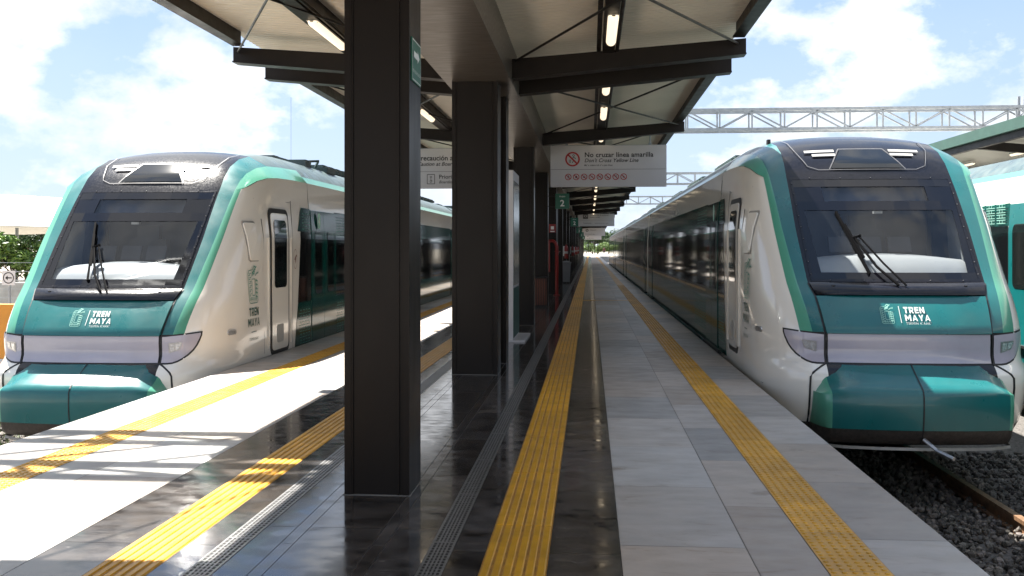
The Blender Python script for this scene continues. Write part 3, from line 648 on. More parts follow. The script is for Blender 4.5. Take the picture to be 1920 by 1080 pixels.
def build_train(label, loc):
    tr = thing('passenger_train', label, 'train', loc)
    # -- leading car: nose shell
    b = nose_shell(); ns = b.build('nose_shell', BODY_M(), tr, smooth=True, weld=.004, angle=50)
    b = bumper(); bp = b.build('bumper', [M['teal'], M['mint'], M['skirt']], tr, smooth=True, angle=38)
    b = MB()
    pr = [(.285,.42),(.24,.34),(.17,.22),(.115,.12),(.085,.06),(.05,.02),(0,.0),(-.12,-.005),(-.25,.005),(-.345,.02),(-.43,.06),(-.5,.13)]
    b.grid([[(-.007, v-.0045, w_+.003),(.007, v-.0045, w_+.003)] for w_, v in pr]); b.build('split_line', M['black'], bp)
    for s in (-1, 1):
        b = MB(); pts = [(s*u, surf(u, w_)-.002, w_) for u, w_ in ((.845,.288),(.90,.262),(.96,.225),(1.01,.19),(1.035,.15),(1.04,.05),(1.04,-.1),(1.04,-.25),(1.04,-.35))]
        b.tube(pts, .011, 6); b.build('bumper_gap', M['black'], bp)
    b = MB(); b.tube([(.02,.06,-.44),(.10,-.08,-.52),(.20,-.26,-.565)], .020, 8); b.build('coupler_lever', M['steel'], bp)
    b = MB()
    cur = [(-1.04,.62),(-.98,.34),(-.75,.20),(-.4,.14),(0,.12),(.4,.14),(.75,.20),(.98,.34),(1.04,.62)]
    b.grid([[(x,y,-.535) for x,y in cur],[(x,y-.005,-.565) for x,y in cur],[(x*.97,y+.05,-.57) for x,y in cur]]); b.build('deflector_lip', M['coping'], bp)
    # -- light band, headlamps
    us = [-.845+.169*k for k in range(11)]
    b = MB(); b.grid(conform(us, lambda u: (.283,.605), .004, 3)); gp = b.build('lamp_surround', M['black'], tr, smooth=True)
    b = MB(); b.grid(conform([.835*u/.845 for u in us], lambda u: (.295,.595), .014, 4)); b.build('light_band', M['lav'], tr, smooth=True)
    HT = [(.86,.592),(1.25,.628)]; HB = [(.86,.288),(.95,.287),(1.05,.310),(1.13,.365),(1.19,.44),(1.23,.53),(1.25,.612)]
    for s in (-1, 1):
        uu = [.875,.9,.95,1.0,1.05,1.10,1.14,1.18,1.21,1.235,1.245]; ub = [.855,.9,.95,1.0,1.05,1.10,1.15,1.19,1.22,1.24,1.254]
        b = MB(); b.grid(conform([s*u for u in ub], lambda u: (sm(u-.006, HB)-.012, interp(u, HT)+.008), .004, 4)); hs = b.build('headlamp_surround', M['black'], tr, smooth=True)
        b = MB(); b.grid(conform([s*u for u in uu], lambda u: (min(sm(u, HB)+.006, interp(u, HT)-.01), interp(u, HT)-.008), .014, 4)); hl = b.build('headlamp', M['lav'], tr, smooth=True)
        def fl(x, y, g): u = s*x; return (u, surf(u, y)-g, y)
        d = Draw(lambda x, y: fl(x, y, .019)); d.poly([(.95,.40),(1.07,.44),(1.10,.53),(.95,.515)]); d.build('lens_recess', M['steel'], hl)
        d = Draw(lambda x, y: fl(x, y, .023)); d.poly([(.965,.415),(1.01,.43),(1.02,.505),(.965,.50)]); d.poly([(1.02,.435),(1.06,.45),(1.085,.515),(1.03,.508)]); d.build('lens', M['lens'], hl)
        # seam between bonnet and pillar
        b = MB(); rr = []
        for k in range(9):
            w_ = .60+k*.065; b1 = interp(w_, B1); rr.append([(s*(b1-.009), surf(b1, w_)-.005, w_),(s*(b1+.009), surf(b1, w_)-.005, w_)])
        b.grid(rr); b.build('pillar_seam', M['black'], tr)
    # -- bonnet panel (slightly proud, with its lip over the light band) and writing
    us2 = [-.848+.1696*k for k in range(11)]; rows = []
    for w_, gap in ((.595,.0),(.60,.030),(.625,.034),(.7,.022),(.85,.016),(.985,.010)):
        b1 = interp(w_, B1)-.012; rows.append([(u*b1/.848, surf(u, w_)-gap, w_) for u in us2])
    b = MB(); b.grid(rows); bn = b.build('bonnet_panel', M['teal'], tr, smooth=True)
    bn_s = lambda x, y: (x, surf(x, y)-.0275, y)
    d = Draw(bn_s); build_emblem(d, -.205, .80, .205, 0); d.build('emblem', M['emb_lt'], bn)
    d = Draw(bn_s); d.rect(-.075,.715,-.068,.885); d.heavy('TREN', -.026, .812, .064); d.heavy('MAYA', -.026, .733, .064); d.build('train_name', M['text_w'], bn)
    d = Draw(bn_s); d.text("TSÍIMIN K'ÁAK'", -.026, .697, .033, space=1.18); d.build('unit_name', M['text_w'], bn)
    # -- black cowl under the windscreen
    rows = []
    for w_, gap in ((.99,.004),(1.0,.045),(1.04,.075),(1.08,.075),(1.115,.04),(1.13,.0)):
        b1 = interp(w_, B1)-.014; rows.append([(u*b1/.848, surf(u, w_)-gap*(1-(abs(u)/.87)**6), w_) for u in us2])
    b = MB(); b.grid(rows); cw = b.build('cowl', M['black_gloss'], tr, smooth=True)
    for s in (-1, 1): b = MB(); b.lathe([(.022,0),(.022,.012)], 12, (s*.70, surf(.7,1.10)-.055, 1.088), 0); b.build('cowl_fixing', M['black'], cw)
    # -- windscreen: frame, mask, glass, screws
    def fs(u, w_, gap): return (u, surf(u, w_)-gap, w_)
    def band(o_, i_, gap):   # closed frame between two outlines given as functions edge list
        b = MB(); n = len(o_); b.grid([[fs(*p_, gap) for p_ in o_+o_[:1]], [fs(*p_, gap) for p_ in i_+i_[:1]]]); return b
    def outline(hb, ht, w0, w1, n=8):
        pts = []
        for k in range(n): t = k/n; pts.append((-hb+2*hb*t, w0))
        for k in range(n): t = k/n; pts.append((hb+(ht-hb)*t, w0+(w1-w0)*t))
        for k in range(n): t = k/n; pts.append((ht-2*ht*t, w1))
        for k in range(n): t = k/n; pts.append((-ht+(hb-ht)*-1*-t if False else -(ht+(hb-ht)*t), w1+(w0-w1)*t))
        return pts
    O0 = outline(.915,.945,1.135,2.365); O1 = outline(.887,.918,1.165,2.335)
    b = band(O0, O1, .012); fr = b.build('windscreen_frame', M['black_gloss'], tr)
    b = MB(); scr = []
    for k in range(9):
        t = (k+.5)/9
        for s in (-1, 1): u = .902+(.931-.902)*t; w_ = 1.15+1.2*t; scr.append((s*u, surf(u,w_)-.016, w_))
        if k % 2 == 0: u = -.8+1.6*t; scr.append((u, surf(u,2.35)-.016, 2.35)); scr.append((u, surf(u,1.15)-.016, 1.15))
    b.lathe([(.005,0),(.006,.003),(.005,.006),(.003,.008)], 8); sm_ = b.mesh('screw', M['trim'])
    for q in scr:
        o = bpy.data.objects.new('screw', sm_); COL.objects.link(o); o.parent = fr; o.location = q; o.rotation_euler = (R(50),0,0)
    # masked glass border (opaque print): sides, top strip with a clear display window, bottom
    b = MB(); g_ = .008
    def quad(pts): b.add([fs(*q, g_) for q in pts], [tuple(range(len(pts)))])
    def hw(w_): return .887+(.918-.887)*(w_-1.165)/1.17
    def iw(w_): return .79+(.845-.79)*(w_-1.235)/.715
    def strip(w0, w1, n, e0, e1):      # horizontal band from lateral e0(w) to e1(w)
        b.grid([[fs(e0(w0)+(e1(w0)-e0(w0))*k/n, w0, g_) for k in range(n+1)], [fs(e0(w1)+(e1(w1)-e0(w1))*k/n, w1, g_) for k in range(n+1)]])
    strip(1.165, 1.235, 10, lambda w_: -hw(w_), hw)
    for s in (-1, 1):
        for a, e in ((1.235,1.48),(1.48,1.72),(1.72,1.95)): strip(a, e, 1, lambda w_: s*iw(w_), lambda w_: s*hw(w_))
        strip(2.06, 2.24, 1, lambda w_: s*.60, lambda w_: s*hw(w_))
    strip(1.95, 2.06, 10, lambda w_: -hw(w_), hw); strip(2.24, 2.335, 10, lambda w_: -hw(w_), hw)
    ms = b.build('windscreen_mask', M['mask'], tr, recalc=False)
    b = MB(); b.grid([[fs(-hw(w_)+2*hw(w_)*k/8, w_, .0035) for k in range(9)] for w_ in (1.165,1.45,1.75,2.05,2.335)]); b.build('windscreen', M['glass'], tr, smooth=True)
    # -- cab interior seen through the glass
    b = MB(); b.box(-.9,.9,2.65,2.7,.9,2.5); b.box(-1.0,1.0,.95,2.7,.9,.94); b.box(-.95,.95,2.2,2.65,2.38,2.40); 
    for q in (-1, 1): b.add([(q*.98,1.0,.92),(q*.98,2.68,.92),(q*.95,2.68,2.40),(q*.95,2.12,2.40)], [(0,1,2,3)])
    ci = b.build('cab_lining', M['cabin'], tr)
    b = MB(); rows = []
    for k in range(9):
        u = -.84+.21*k; v_ = surf(u,1.20); rows.append([(u, v_+.03, 1.19),(u, v_+.10, 1.27),(u, v_+.20, 1.365-.03*u*u),(u, v_+.34, 1.425-.07*u*u),(u, v_+.60, 1.445-.09*u*u),(u, v_+.64, .95)])
    b.grid(rows); b.build('dashboard', M['dash'], ci, smooth=True, recalc=True)
    for s in (-1, 1):
        b = MB(); b.add([(s*.87,1.12,1.24),(s*.93,1.95,1.30),(s*.96,2.2,2.2),(s*.93,1.85,2.12)], [(0,1,2,3)]); b.build('pillar_trim', M['dash'], ci)
    for u_, wd_ in ((-.42,.26),(-.08,.26),(.26,.26)):
        b = MB(); b.add([(u_-wd_/2,1.62,1.46),(u_+wd_/2,1.62,1.46),(u_+wd_/2,1.70,1.64),(u_-wd_/2,1.70,1.64),(u_-wd_/2,1.66,1.44),(u_+wd_/2,1.66,1.44),(u_+wd_/2,1.74,1.63),(u_-wd_/2,1.74,1.63)],[(0,1,2,3),(7,6,5,4),(0,4,5,1),(1,5,6,2),(2,6,7,3),(3,7,4,0)]); b.build('desk_monitor', M['black'], ci)
    b = MB(); b.cbox((-.05,2.15,1.35),(.5,.14,.75)); b.cbox((-.05,2.13,1.80),(.3,.1,.2)); b.build('driver_seat', M['black'], ci)
    b = MB(); b.add([(-.60,surf(.3,2.06)+.09,2.05),(.60,surf(.3,2.06)+.09,2.05),(.60,surf(.3,2.25)+.09,2.25),(-.60,surf(.3,2.25)+.09,2.25)], [(0,1,2,3)]); b.build('destination_display', M['cabin'], ci)
    b = MB(); b.cbox((.0, surf(0,1.93)+.07, 1.925),(.10,.05,.03)); b.build('cab_camera', M['dash'], ci)
    # -- wiper
    b = MB(); z = lambda u, w_, g2: (u, surf(u,w_)-g2, w_)
    b.tube([z(-.02,1.10,.09), z(-.20,1.30,.075), z(-.36,1.62,.06)], .014, 6); b.tube([z(.06,1.10,.09), z(-.12,1.34,.075), z(-.31,1.64,.06)], .011, 6)
    b.tube([z(-.38,1.62,.06), z(-.29,1.65,.06)], .018, 6); wp = b.build('wiper', M['wiper'], tr, smooth=True)
    b = MB(); b.bar(z(-.28,1.22,.03), z(-.50,1.93,.03), .022, .03); b.bar(z(-.31,1.40,.05), z(-.44,1.78,.05), .03, .02); b.build('wiper_blade', M['wiper'], wp)
    # -- dome: hatch outline, air slots, headlight window
    def dome(u, t):          # t 0..1 from windscreen top to roof; returns point on the dome
        P_ = [((sm(2.38,VC),2.38),(sm(2.38,VC)+off(.97),2.38),.97)] + [(r[0],r[1],r[4]) for r in ROOF[:4]]
        k = min(3, int(t*4)); f = t*4-k; a, c = P_[k], P_[k+1]
        def at(q): g2 = abs(u)/q[2]; return (q[0][0]+(q[1][0]-q[0][0])*g2*g2, q[0][1]+(q[1][1]-q[0][1])*g2**2.4)
        (va, wa), (vb, wb) = at(a), at(c); return (u, va+(vb-va)*f - .010, wa+(wb-wa)*f + .012)
    d = Draw(dome)
    def dense(pts, n=6):
        o_ = []
        for a, c in zip(pts, pts[1:]): o_ += [(a[0]+(c[0]-a[0])*k/n, a[1]+(c[1]-a[1])*k/n) for k in range(n)]
        return o_+[pts[-1]]
    d.path(dense([(-.84,.98),(-.80,.5),(-.70,.17),(-.58,.10),(.58,.10),(.70,.17),(.80,.5),(.84,.98)]), .010); d.build('hatch_outline', M['trim'], tr)
    def patch(pts, gap, n=6):
        (a0,b0),(a1,b1),(a2,b2),(a3,b3) = pts; b = MB(); rows = []
        for i in range(n+1):
            t = i/n; rows.append([(lambda P3: (P3[0],P3[1]-gap,P3[2]+gap))(dome((a0+(a3-a0)*t)+((a1+(a2-a1)*t)-(a0+(a3-a0)*t))*k/n, (b0+(b3-b0)*t))) for k in range(n+1)])
        b.grid(rows); return b
    hw_ = patch([(-.43,.12),(.43,.12),(.25,.48),(-.25,.48)], .004).build('top_lamp_window', M['glass_dark'], tr, smooth=True)
    d = Draw(dome); d.path(dense([(-.45,.11),(-.27,.50),(.27,.50),(.45,.11)]), .014); d.build('window_trim', M['trim'], hw_)
    for s in (-1, 1):
        for t0, ln in ((.44,.36),(.36,.28)):
            q = patch([(s*.33,t0),(s*(.33+ln),t0),(s*(.33+ln),t0+.045),(s*.33,t0+.045)], .003, 3); q.build('air_slot', M['dash'], tr)
    # -- side details of the cab
    for s in (-1, 1):
        dr = slab(rrect(2.64, 3.48, .14, 2.16, .12, 4), s, .0, .006).build('cab_door', M['black'], tr)
        slab(rrect(2.705, 3.415, .205, 2.095, .08, 4), s, .006, .008).build('door_panel', M['white'], dr)
        slab(rrect(2.79, 3.33, 1.06, 2.0, .07, 4), s, .014, .005).build('door_window', M['glass_dark'], dr)
        slab(rrect(2.90, 3.18, .30, .55, .04, 3), s, .014, .006).build('door_handle', M['dash'], dr)
        for v in (2.56, 3.56): slab([(v-.012,.25),(v+.012,.25),(v+.012,1.75),(v-.012,1.75)], s, .0, .022).build('grab_rail', M['white'], dr)
        slab(rrect(1.905, 2.185, 1.435, 1.965, .03, 2), s, .0, .010).build('hatch_seal', M['coping'], tr); hp = slab(rrect(1.92, 2.17, 1.45, 1.94, .03, 2), s, .008, .014).build('side_hatch', M['white'], tr)
        ml = slab(rrect(1.18, 1.38, .55, .61, .03, 3), s, .0, .012).build('marker_lamp', M['steel'], tr)
        fd = (lambda x, y: (s*(side_u(1.98+s*x, y)+.006), 1.98+s*x, y))
        d = Draw(fd); build_emblem(d, 0, 1.13, .50, 0); d.build('emblem', M['emb_dk'], tr)
        d = Draw(fd); d.heavy('TREN', 0, .735, .105, wt=.19, centre=True); d.heavy('MAYA', 0, .60, .105, wt=.19, centre=True); d.rect(-.10,.525,.10,.534); d.build('train_name', M['text_g'], tr)
        d = Draw(fd); d.text("TSÍIMIN K'ÁAK'", 0, .42, .052, align='CENTER'); d.build('unit_name', M['text_g'], tr)
        fo = (lambda x, y: (s*(side_u(3.78+s*x, y)+.005), 3.78+s*x, y))
        d = Draw(fo); d.ring((0,1.45), .135, .145, 0, sx=.62); d.poly([(-.05,1.44),(-.01,1.48),(.05,1.52),(.075,1.50),(.04,1.47),(.03,1.41),(.0,1.38),(-.01,1.44)]); d.build('oval_badge', M['wood'], tr)
        for pts in ([(2.40,.2),(2.408,.2),(2.408,2.0),(2.40,2.0)],[(3.66,.1),(3.667,.1),(3.667,2.3),(3.66,2.3)],[(1.1,-.02),(3.6,-.02),(3.6,-.012),(1.1,-.012)],[(2.3,2.27),(3.66,2.27),(3.66,2.275),(2.3,2.275)]):
            slab(pts, s, .0, .0025).build('panel_seam', M['trim'], tr)
        for tag_, (va, vb, wa, wb) in enumerate(((4.16,4.58,1.90,2.18),(3.98,4.56,.18,.72),(6.18,7.6,1.90,2.18),(6.18,7.9,.18,.72))):
            fg = lambda x, y: (s*(usd(y)+.0075), x, y)
            d = Draw(fg); n_ = max(3, int((vb-va)/.14)); r_ = int((wb-wa)/.09); cw_ = (vb-va)/n_; ch_ = (wb-wa)/r_
            for q in range(r_):
                y0 = wa+q*ch_
                for k in range(n_):
                    x0 = va+k*cw_; d.path([(x0,y0),(x0+cw_*.8,y0),(x0+cw_*.8,y0+ch_*.55),(x0+cw_*.3,y0+ch_*.55),(x0+cw_*.3,y0+ch_*.28)], .007)
            d.build('greca_pattern', M['emb_dk'], tr)
    # -- car bodies
    cuts = [(NE, 22.5), (22.75, 44.8), (45.05, 67.1), (67.35, 89.4)]
    for i, (a, e) in enumerate(cuts):
        car = car_body(a, e, i == 0).build('car_body', BODY_M(), tr, smooth=True, angle=30)
        drs = [(4.62, 6.12), (20.2, 21.7)] if i == 0 else [(a+1.3, a+2.8), (e-2.8, e-1.3)]
        for s in (-1, 1):
            passenger_side(car, s, (3.95 if i == 0 else a+.12), e-.12, drs, (3.72, 3.92, 4.16) if i == 0 else None)
        underframe(car, a if i else .8, e)
        roof_gear(car, [(a+1.0,.9,.10,1.0),(a+3.2,2.6,.12,1.5),(a+8.5,3.0,.12,1.5),(a+14,2.4,.10,1.5)])
        if i < 3:
            b = MB(); b.box(-1.15,1.15,e-.02,e+.27,.1,2.75); b.build('gangway', M['black'], car)
    return tr
t1 = build_train('teal and white train right of the platform, front half shaded by the canopy', (3.36, 10.3, 0))
t2 = dup(t1, loc=(-5.945, 10.92, -.16), scale=(1.0, 1.035, 1.035), label='sunlit teal and white train left of the platform, roof glinting')
# roof gear standing up behind the dome of the left train
b = MB(); b.box(.60,.95,6.0,6.35,2.98,3.12); b.bar((.75,6.2,3.1),(.92,6.9,3.17),.04,.04); b.bar((.92,6.9,3.17),(.72,7.4,3.1),.04,.04); b.box(.55,1.0,7.2,7.8,2.98,3.08); b.tube([(.66,6.1,3.1),(.66,6.1,4.2)], .0022, 5)
b.build('roof_antenna', M['roof_dark'], t2)
b = MB(); b.box(-.99,-.95,3.2,3.3,2.88,2.96); b.build('roof_antenna', M['black'], t1)
# third train: only cars are in view
t3 = thing('passenger_train', 'teal train at the right edge, numbered door, beyond the right train', 'train', (8.06, 0, 0))
for a, e, dr in ((2.0, 24.0, [(3.4,4.9),(14.55,16.25),(21.0,22.5)]), (24.25, 46.3, [(25.6,27.1),(43.5,45.0)])):
    car = car_body(a, e, False).build('car_body', BODY_M(), t3, smooth=True, angle=30)
    passenger_side(car, -1, a+.12, e-.12, dr, None, 'teal'); passenger_side(car, 1, a+.12, e-.12, dr, None, 'teal'); underframe(car, a, e)
for o in t3.children:
    b = MB()
    for s in (-1,):
        for r in range(4):
            zz = 1.90+r*.085
            for k in range(5):
                y0 = 16.35+k*.42; b.box(-1.4705,-1.4665,y0,y0+.34,zz,zz+.008); b.box(-1.4705,-1.4665,y0,y0+.34,zz+.05,zz+.058); b.box(-1.4705,-1.4665,y0+.12,y0+.13,zz+.008,zz+.05); b.box(-1.4705,-1.4665,y0+.22,y0+.23,zz+.008,zz+.05)
    b.build('greca_pattern', M['emb_lt'], o)
    d = Draw(lambda x, y: (-1.225, 15.35-x, y)); d.text('2-', 0, -.62, .2); d.build('unit_number', M['text_w'], o); break

# ------------------------------------------------------------------ platform canopy
XC = -1.30; XL, XR = -4.40, 1.83
ZB_IN, ZB_OUT = 3.74, 3.97        # beam top at the axis and at the edges
def zb(x): return ZB_IN + (ZB_OUT-ZB_IN)*abs(x-XC)/3.1
BEAM_END = [XL+.05, XR]
def canopy(label, y0, y1, beams, roof0, roof1, sun_notch=None):
    c = thing('platform_canopy', label, 'canopy', (XC, y0, 0), 'canopy sections over the island platform')
    o = Vector((XC, y0, 0)); P = lambda x, y, z: (x-o.x, y-o.y, z)
    for s in (-1, 1):
        b = MB(); xi = XC+s*.34; xe = (XR-.02) if s > 0 else (XL+.06); rows = []; y = roof0
        while y < roof1-.001:
            for dy, dz in ((0,0),(.05,0),(.062,.008),(.112,.008)):
                yy = min(y+dy, roof1); x_e = xe
                if sun_notch and s < 0 and sun_notch[0] < yy < sun_notch[1]: x_e = sun_notch[2]  # out-of-view cut in the left roof edge, added to let sunlight onto the paving
                rows.append([P(xi, yy, zb(xi)+.18+dz), P((xi+x_e)/2, yy, zb((xi+x_e)/2)+.18+dz), P(x_e, yy, zb(x_e)+.18+dz)])
            y += .125
        rows.append([P(xi, roof1, zb(xi)+.18), P((xi+xe)/2, roof1, zb((xi+xe)/2)+.18), P(xe, roof1, zb(xe)+.18)])
        b.grid(rows); n0 = len(b.v); b.build('roof_sheet', M['sheet'], c)
        # edge channel, starting clear of the expansion joint
        b = MB(); fx = (XR-.075) if s > 0 else (XL+.115); fy0 = y0+(.25 if beams[0] == y0 else 0); fy1 = y1-.12
        spans = [(fy0, fy1)] if not (sun_notch and s < 0) else [(fy0, sun_notch[0]), (sun_notch[1], fy1)]
        for a, e in spans:
            b.box(*sorted((fx-.05-o.x, fx+.05-o.x)), a-o.y, e-o.y, zb(fx)+.018, zb(fx)+.177); b.box(*sorted((fx-s*.09-o.x, fx+s*.05-o.x)), a-o.y, e-o.y, zb(fx)+.003, zb(fx)+.018)
        b.build('edge_channel', M['brown'], c)
        b = MB(); px = XC+s*1.52
        b.box(px-.07-o.x, px+.07-o.x, y0-o.y, y1-o.y, zb(px)-.03, zb(px)+.172); b.box(px-.14-o.x, px-.09-o.x, y0-o.y, y1-o.y, zb(px)-.0, zb(px)+.05)
        b.tube([P(px+.10, y0, zb(px)+.0), P(px+.10, y1, zb(px)+.0)], .022, 6)
        b.build('cable_tray', M['brown'], c)
        for bi, by in enumerate(beams):
            b = MB(); xe2 = BEAM_END[0 if s < 0 else 1]; xi2 = XC+s*.36
            for hgt, wdt in ((0, .16),):
                vs = []
                for yy in (by-.07, by+.07):
                    vs += [P(xi2,yy,zb(xi2)), P(xe2,yy,zb(xe2)), P(xe2,yy,zb(xe2)-.175), P(xi2,yy,zb(xi2)-.225)]
                b.add(vs, [(0,1,2,3),(7,6,5,4),(0,4,5,1),(1,5,6,2),(2,6,7,3),(3,7,4,0)])
                for dz0, dz1 in ((-.019,-.003),):
                    vs = []
                    for yy in (by-.105, by+.105): vs += [P(xi2,yy,zb(xi2)-.225), P(xe2,yy,zb(xe2)-.175), P(xe2,yy,zb(xe2)-.192), P(xi2,yy,zb(xi2)-.242)]
                    b.add(vs, [(0,1,2,3),(7,6,5,4),(0,4,5,1),(1,5,6,2),(2,6,7,3),(3,7,4,0)])
            b.build('beam', M['brown'], c, recalc=True)
        for a, e in zip(beams, beams[1:]):
            b = MB(); xa, xb = XC+s*.42, (XR-.1 if s > 0 else XL+.12)
            b.tube([P(xa,a+.1,zb(xa)-.06), P(xb,e-.1,zb(xb)-.06)], .014, 6); b.tube([P(xa,e-.1,zb(xa)-.03), P(xb,a+.1,zb(xb)-.03)], .014, 6)
            b.build('brace_rod', M['brown'], c)
    b = MB(); b.box(-.42, .37, roof0-o.y, roof1-o.y, 3.485, 3.50); b.box(-.42, -.40, roof0-o.y, roof1-o.y, 3.50, 3.96); b.box(.35, .37, roof0-o.y, roof1-o.y, 3.50, 3.96); b.box(-.42,.37,roof0-o.y,roof1-o.y,3.96,3.975)
    b.build('girder', M['girder'], c)
    return c
BAY = 6.45; mods = []
canopy('nearest canopy section, its beige sheets running overhead out of view', -5.0, 11.9, [-5.0, .4, 6.14, 11.9], -5.0, 12.5, (5.2, 8.7, -3.45))
y = 13.1; names = ['second canopy section, starting at the paired beams ahead', 'third canopy section, beyond the hanging yellow line sign', 'fourth canopy section along the platform, dark beams bunching up', 'fifth canopy section along the platform', 'sixth canopy section along the platform', 'seventh canopy section along the platform', 'eighth canopy section, before the far open end', 'last canopy section at the bright far end']
prev = 12.5; k = 0
COLY = [(.4,.40),(6.14,.40),(11.9,.545)]
while k < 8:
    y1 = y+3*BAY; canopy(names[k], y, y1, [y+BAY*i for i in range(4)], prev, y1+.575); prev = y1+.575
    COLY += [(y, .545)] + [(y+BAY*i, .40) for i in (1, 2)] + [(y1, .545)]
    y = y1+1.15; k += 1
CAN_END = y1
# columns
def column(yc, wd, label):
    c = thing('canopy_column', label, 'column', (-1.09-wd/2, yc, 0), 'dark columns along the platform axis')
    h = 3.49; d = .20
    for s in (-1, 1):
        b = MB(); x = s*(wd/2-.02); b.box(x-.02, x+.02, -d, d, 0.001, h); b.build('flange', M['column'], c)
    b = MB(); b.box(-wd/2+.04, wd/2-.04, -d+.014, d-.014, 0.001, h); b.box(-wd/2+.04, -wd/2+.052, -d+.004, d-.004, .001, h); b.box(wd/2-.075, wd/2-.063, -d+.004, d-.004, .001, h)
    b.build('web_panel', M['column'], c)
    b = MB(); b.box(-wd/2-.007, wd/2+.007, -d-.007, d+.007, .0005, .004); b.build('base_seal', M['grout'], c); return c
vis = [q for q in COLY if q[0] > 3]
clab = {0: 'big dark column nearest the camera, with a green arrow sign', 1: 'second dark column, before the white totem', 2: 'dark column close behind the second column', 3: 'dark column just beyond the white totem', 4: 'dark column behind the wooden slatted bin', 5: 'dark column of the pair beside the red standpipe', 6: 'farther dark column of the pair at the red standpipe', 7: 'dark column carrying the extinguisher above the grey bin'}
for i, (yc, wd) in enumerate(vis):
    column(yc, wd, clab.get(i, 'slender dark column deep in the receding row'))
# tube lamps in two rows
def tube_lamp():
    t = thing('tube_lamp', 'x', 'tube lamp', (0,0,0), 'lit tube lamps under the canopy')
    b = MB(); n = 10; rows = []
    for yy, r in ((-.66,.02),(-.645,.045),(-.6,.055),(.6,.055),(.645,.045),(.66,.02)):
        rows.append([(r*math.cos(math.pi*k/n), yy, -.0-r*math.sin(math.pi*k/n)) for k in range(n+1)])
    b.grid(rows); b.build('diffuser', M['lamp'], t, smooth=True)
    b = MB(); b.box(-.058,.058,-.66,.66,0,.04); b.build('housing', M['lampbase'], t)
    b = MB(); pts = [(.05*math.cos(a*.5), -.60+.05*math.sin(a*.5), .02-.03*a/12) for a in range(13)]; b.tube(pts, .006, 5); b.build('cable_loop', M['black'], t); return t
proto = None; 
ly = [4.6, 7.6, 10.55, 14.15, 17.0, 20.6]; yy = 23.8
while yy < 150: ly.append(yy); yy += 3.22
for side, px in (('right', .235), ('left', -2.82)):
    vis_i = 0
    for i, yv in enumerate(ly):
        near = yv < 9
        if near: lab = f'lit tube lamp of the {side} row above the camera, out of view' if i else f'lit tube lamp of the {side} row behind the first column, out of view'
        else:
            lab = (f'{ORD[vis_i]} lit tube lamp in view from the camera along the {side} row' if vis_i < 7 else f'tiny distant tube lamp deep in the {side} row under the canopy'); vis_i += 1
        loc = (px, yv, zb(px)-.035)
        if proto is None: proto = tube_lamp(); proto.location = loc; proto['label'] = lab
        else: dup(proto, loc, lab)

# ------------------------------------------------------------------ signs
def prohibited(d, c, r, kind):
    d.ring(c, r*.78, r, 0); d.line((c[0]-r*.62, c[1]+r*.62), (c[0]+r*.62, c[1]-r*.62), r*.22, 0)
def glyph(d, c, r, k):
    X = lambda a, b_: (c[0]+a*r, c[1]+b_*r)
    if k == 'step':
        d.ring(X(.15,.52), r*.10, r*.17, 0); d.path([X(.0,.18),X(.15,.30),X(.32,.16),X(.48,.08)], r*.09); d.path([X(.05,.1),X(.18,-.2),X(-.05,-.52)], r*.10); d.path([X(-.28,-.05),X(-.28,-.55)], r*.08); d.path([X(-.48,-.05),X(-.48,-.55)], r*.08)
    elif k == 'run': d.disc(X(.1,.5), r*.14); d.path([X(.1,.3),X(-.05,-.05),X(.25,-.2),X(.15,-.55)], r*.15); d.path([X(-.05,-.05),X(-.3,-.45)], r*.14); d.path([X(-.35,.1),X(-.1,.28),X(.35,.05)], r*.11)
    elif k == 'phone': d.poly([X(-.3,-.3),X(-.1,-.5),X(.32,-.35),X(.32,.25),X(.1,.5),X(-.3,.35)])
    elif k == 'food': d.path([X(-.5,0),X(0,-.3),X(.5,0)], r*.18); d.path([X(-.3,.3),X(.2,.05)], r*.14); d.path([X(.2,.5),X(.35,.1)], r*.12)
    elif k == 'smoke': d.path([X(-.5,-.08),X(.45,-.08)], r*.15); d.path([X(.3,.1),X(.15,.25),X(.35,.4)], r*.09)
    elif k == 'dog': d.path([X(-.4,.15),X(.2,.1)], r*.24); d.path([X(-.35,.1),X(-.4,-.45)], r*.12); d.path([X(.15,.1),X(.25,-.45)], r*.12); d.disc(X(.42,.35), r*.16)
    elif k == 'slip': d.path([X(-.45,.3),X(.0,-.1),X(.5,-.2)], r*.17); d.path([X(-.5,-.3),X(.3,-.45)], r*.13)
    elif k == 'lean': d.path([X(-.45,.3),X(.35,.35)], r*.16); d.path([X(.3,.3),X(-.05,-.1),X(.4,-.35)], r*.14)
    else: d.path([X(-.4,0),X(.4,0)], r*.1); d.path([X(0,-.45),X(0,.45)], r*.1); d.path([X(-.3,-.3),X(.3,.3)], r*.1)

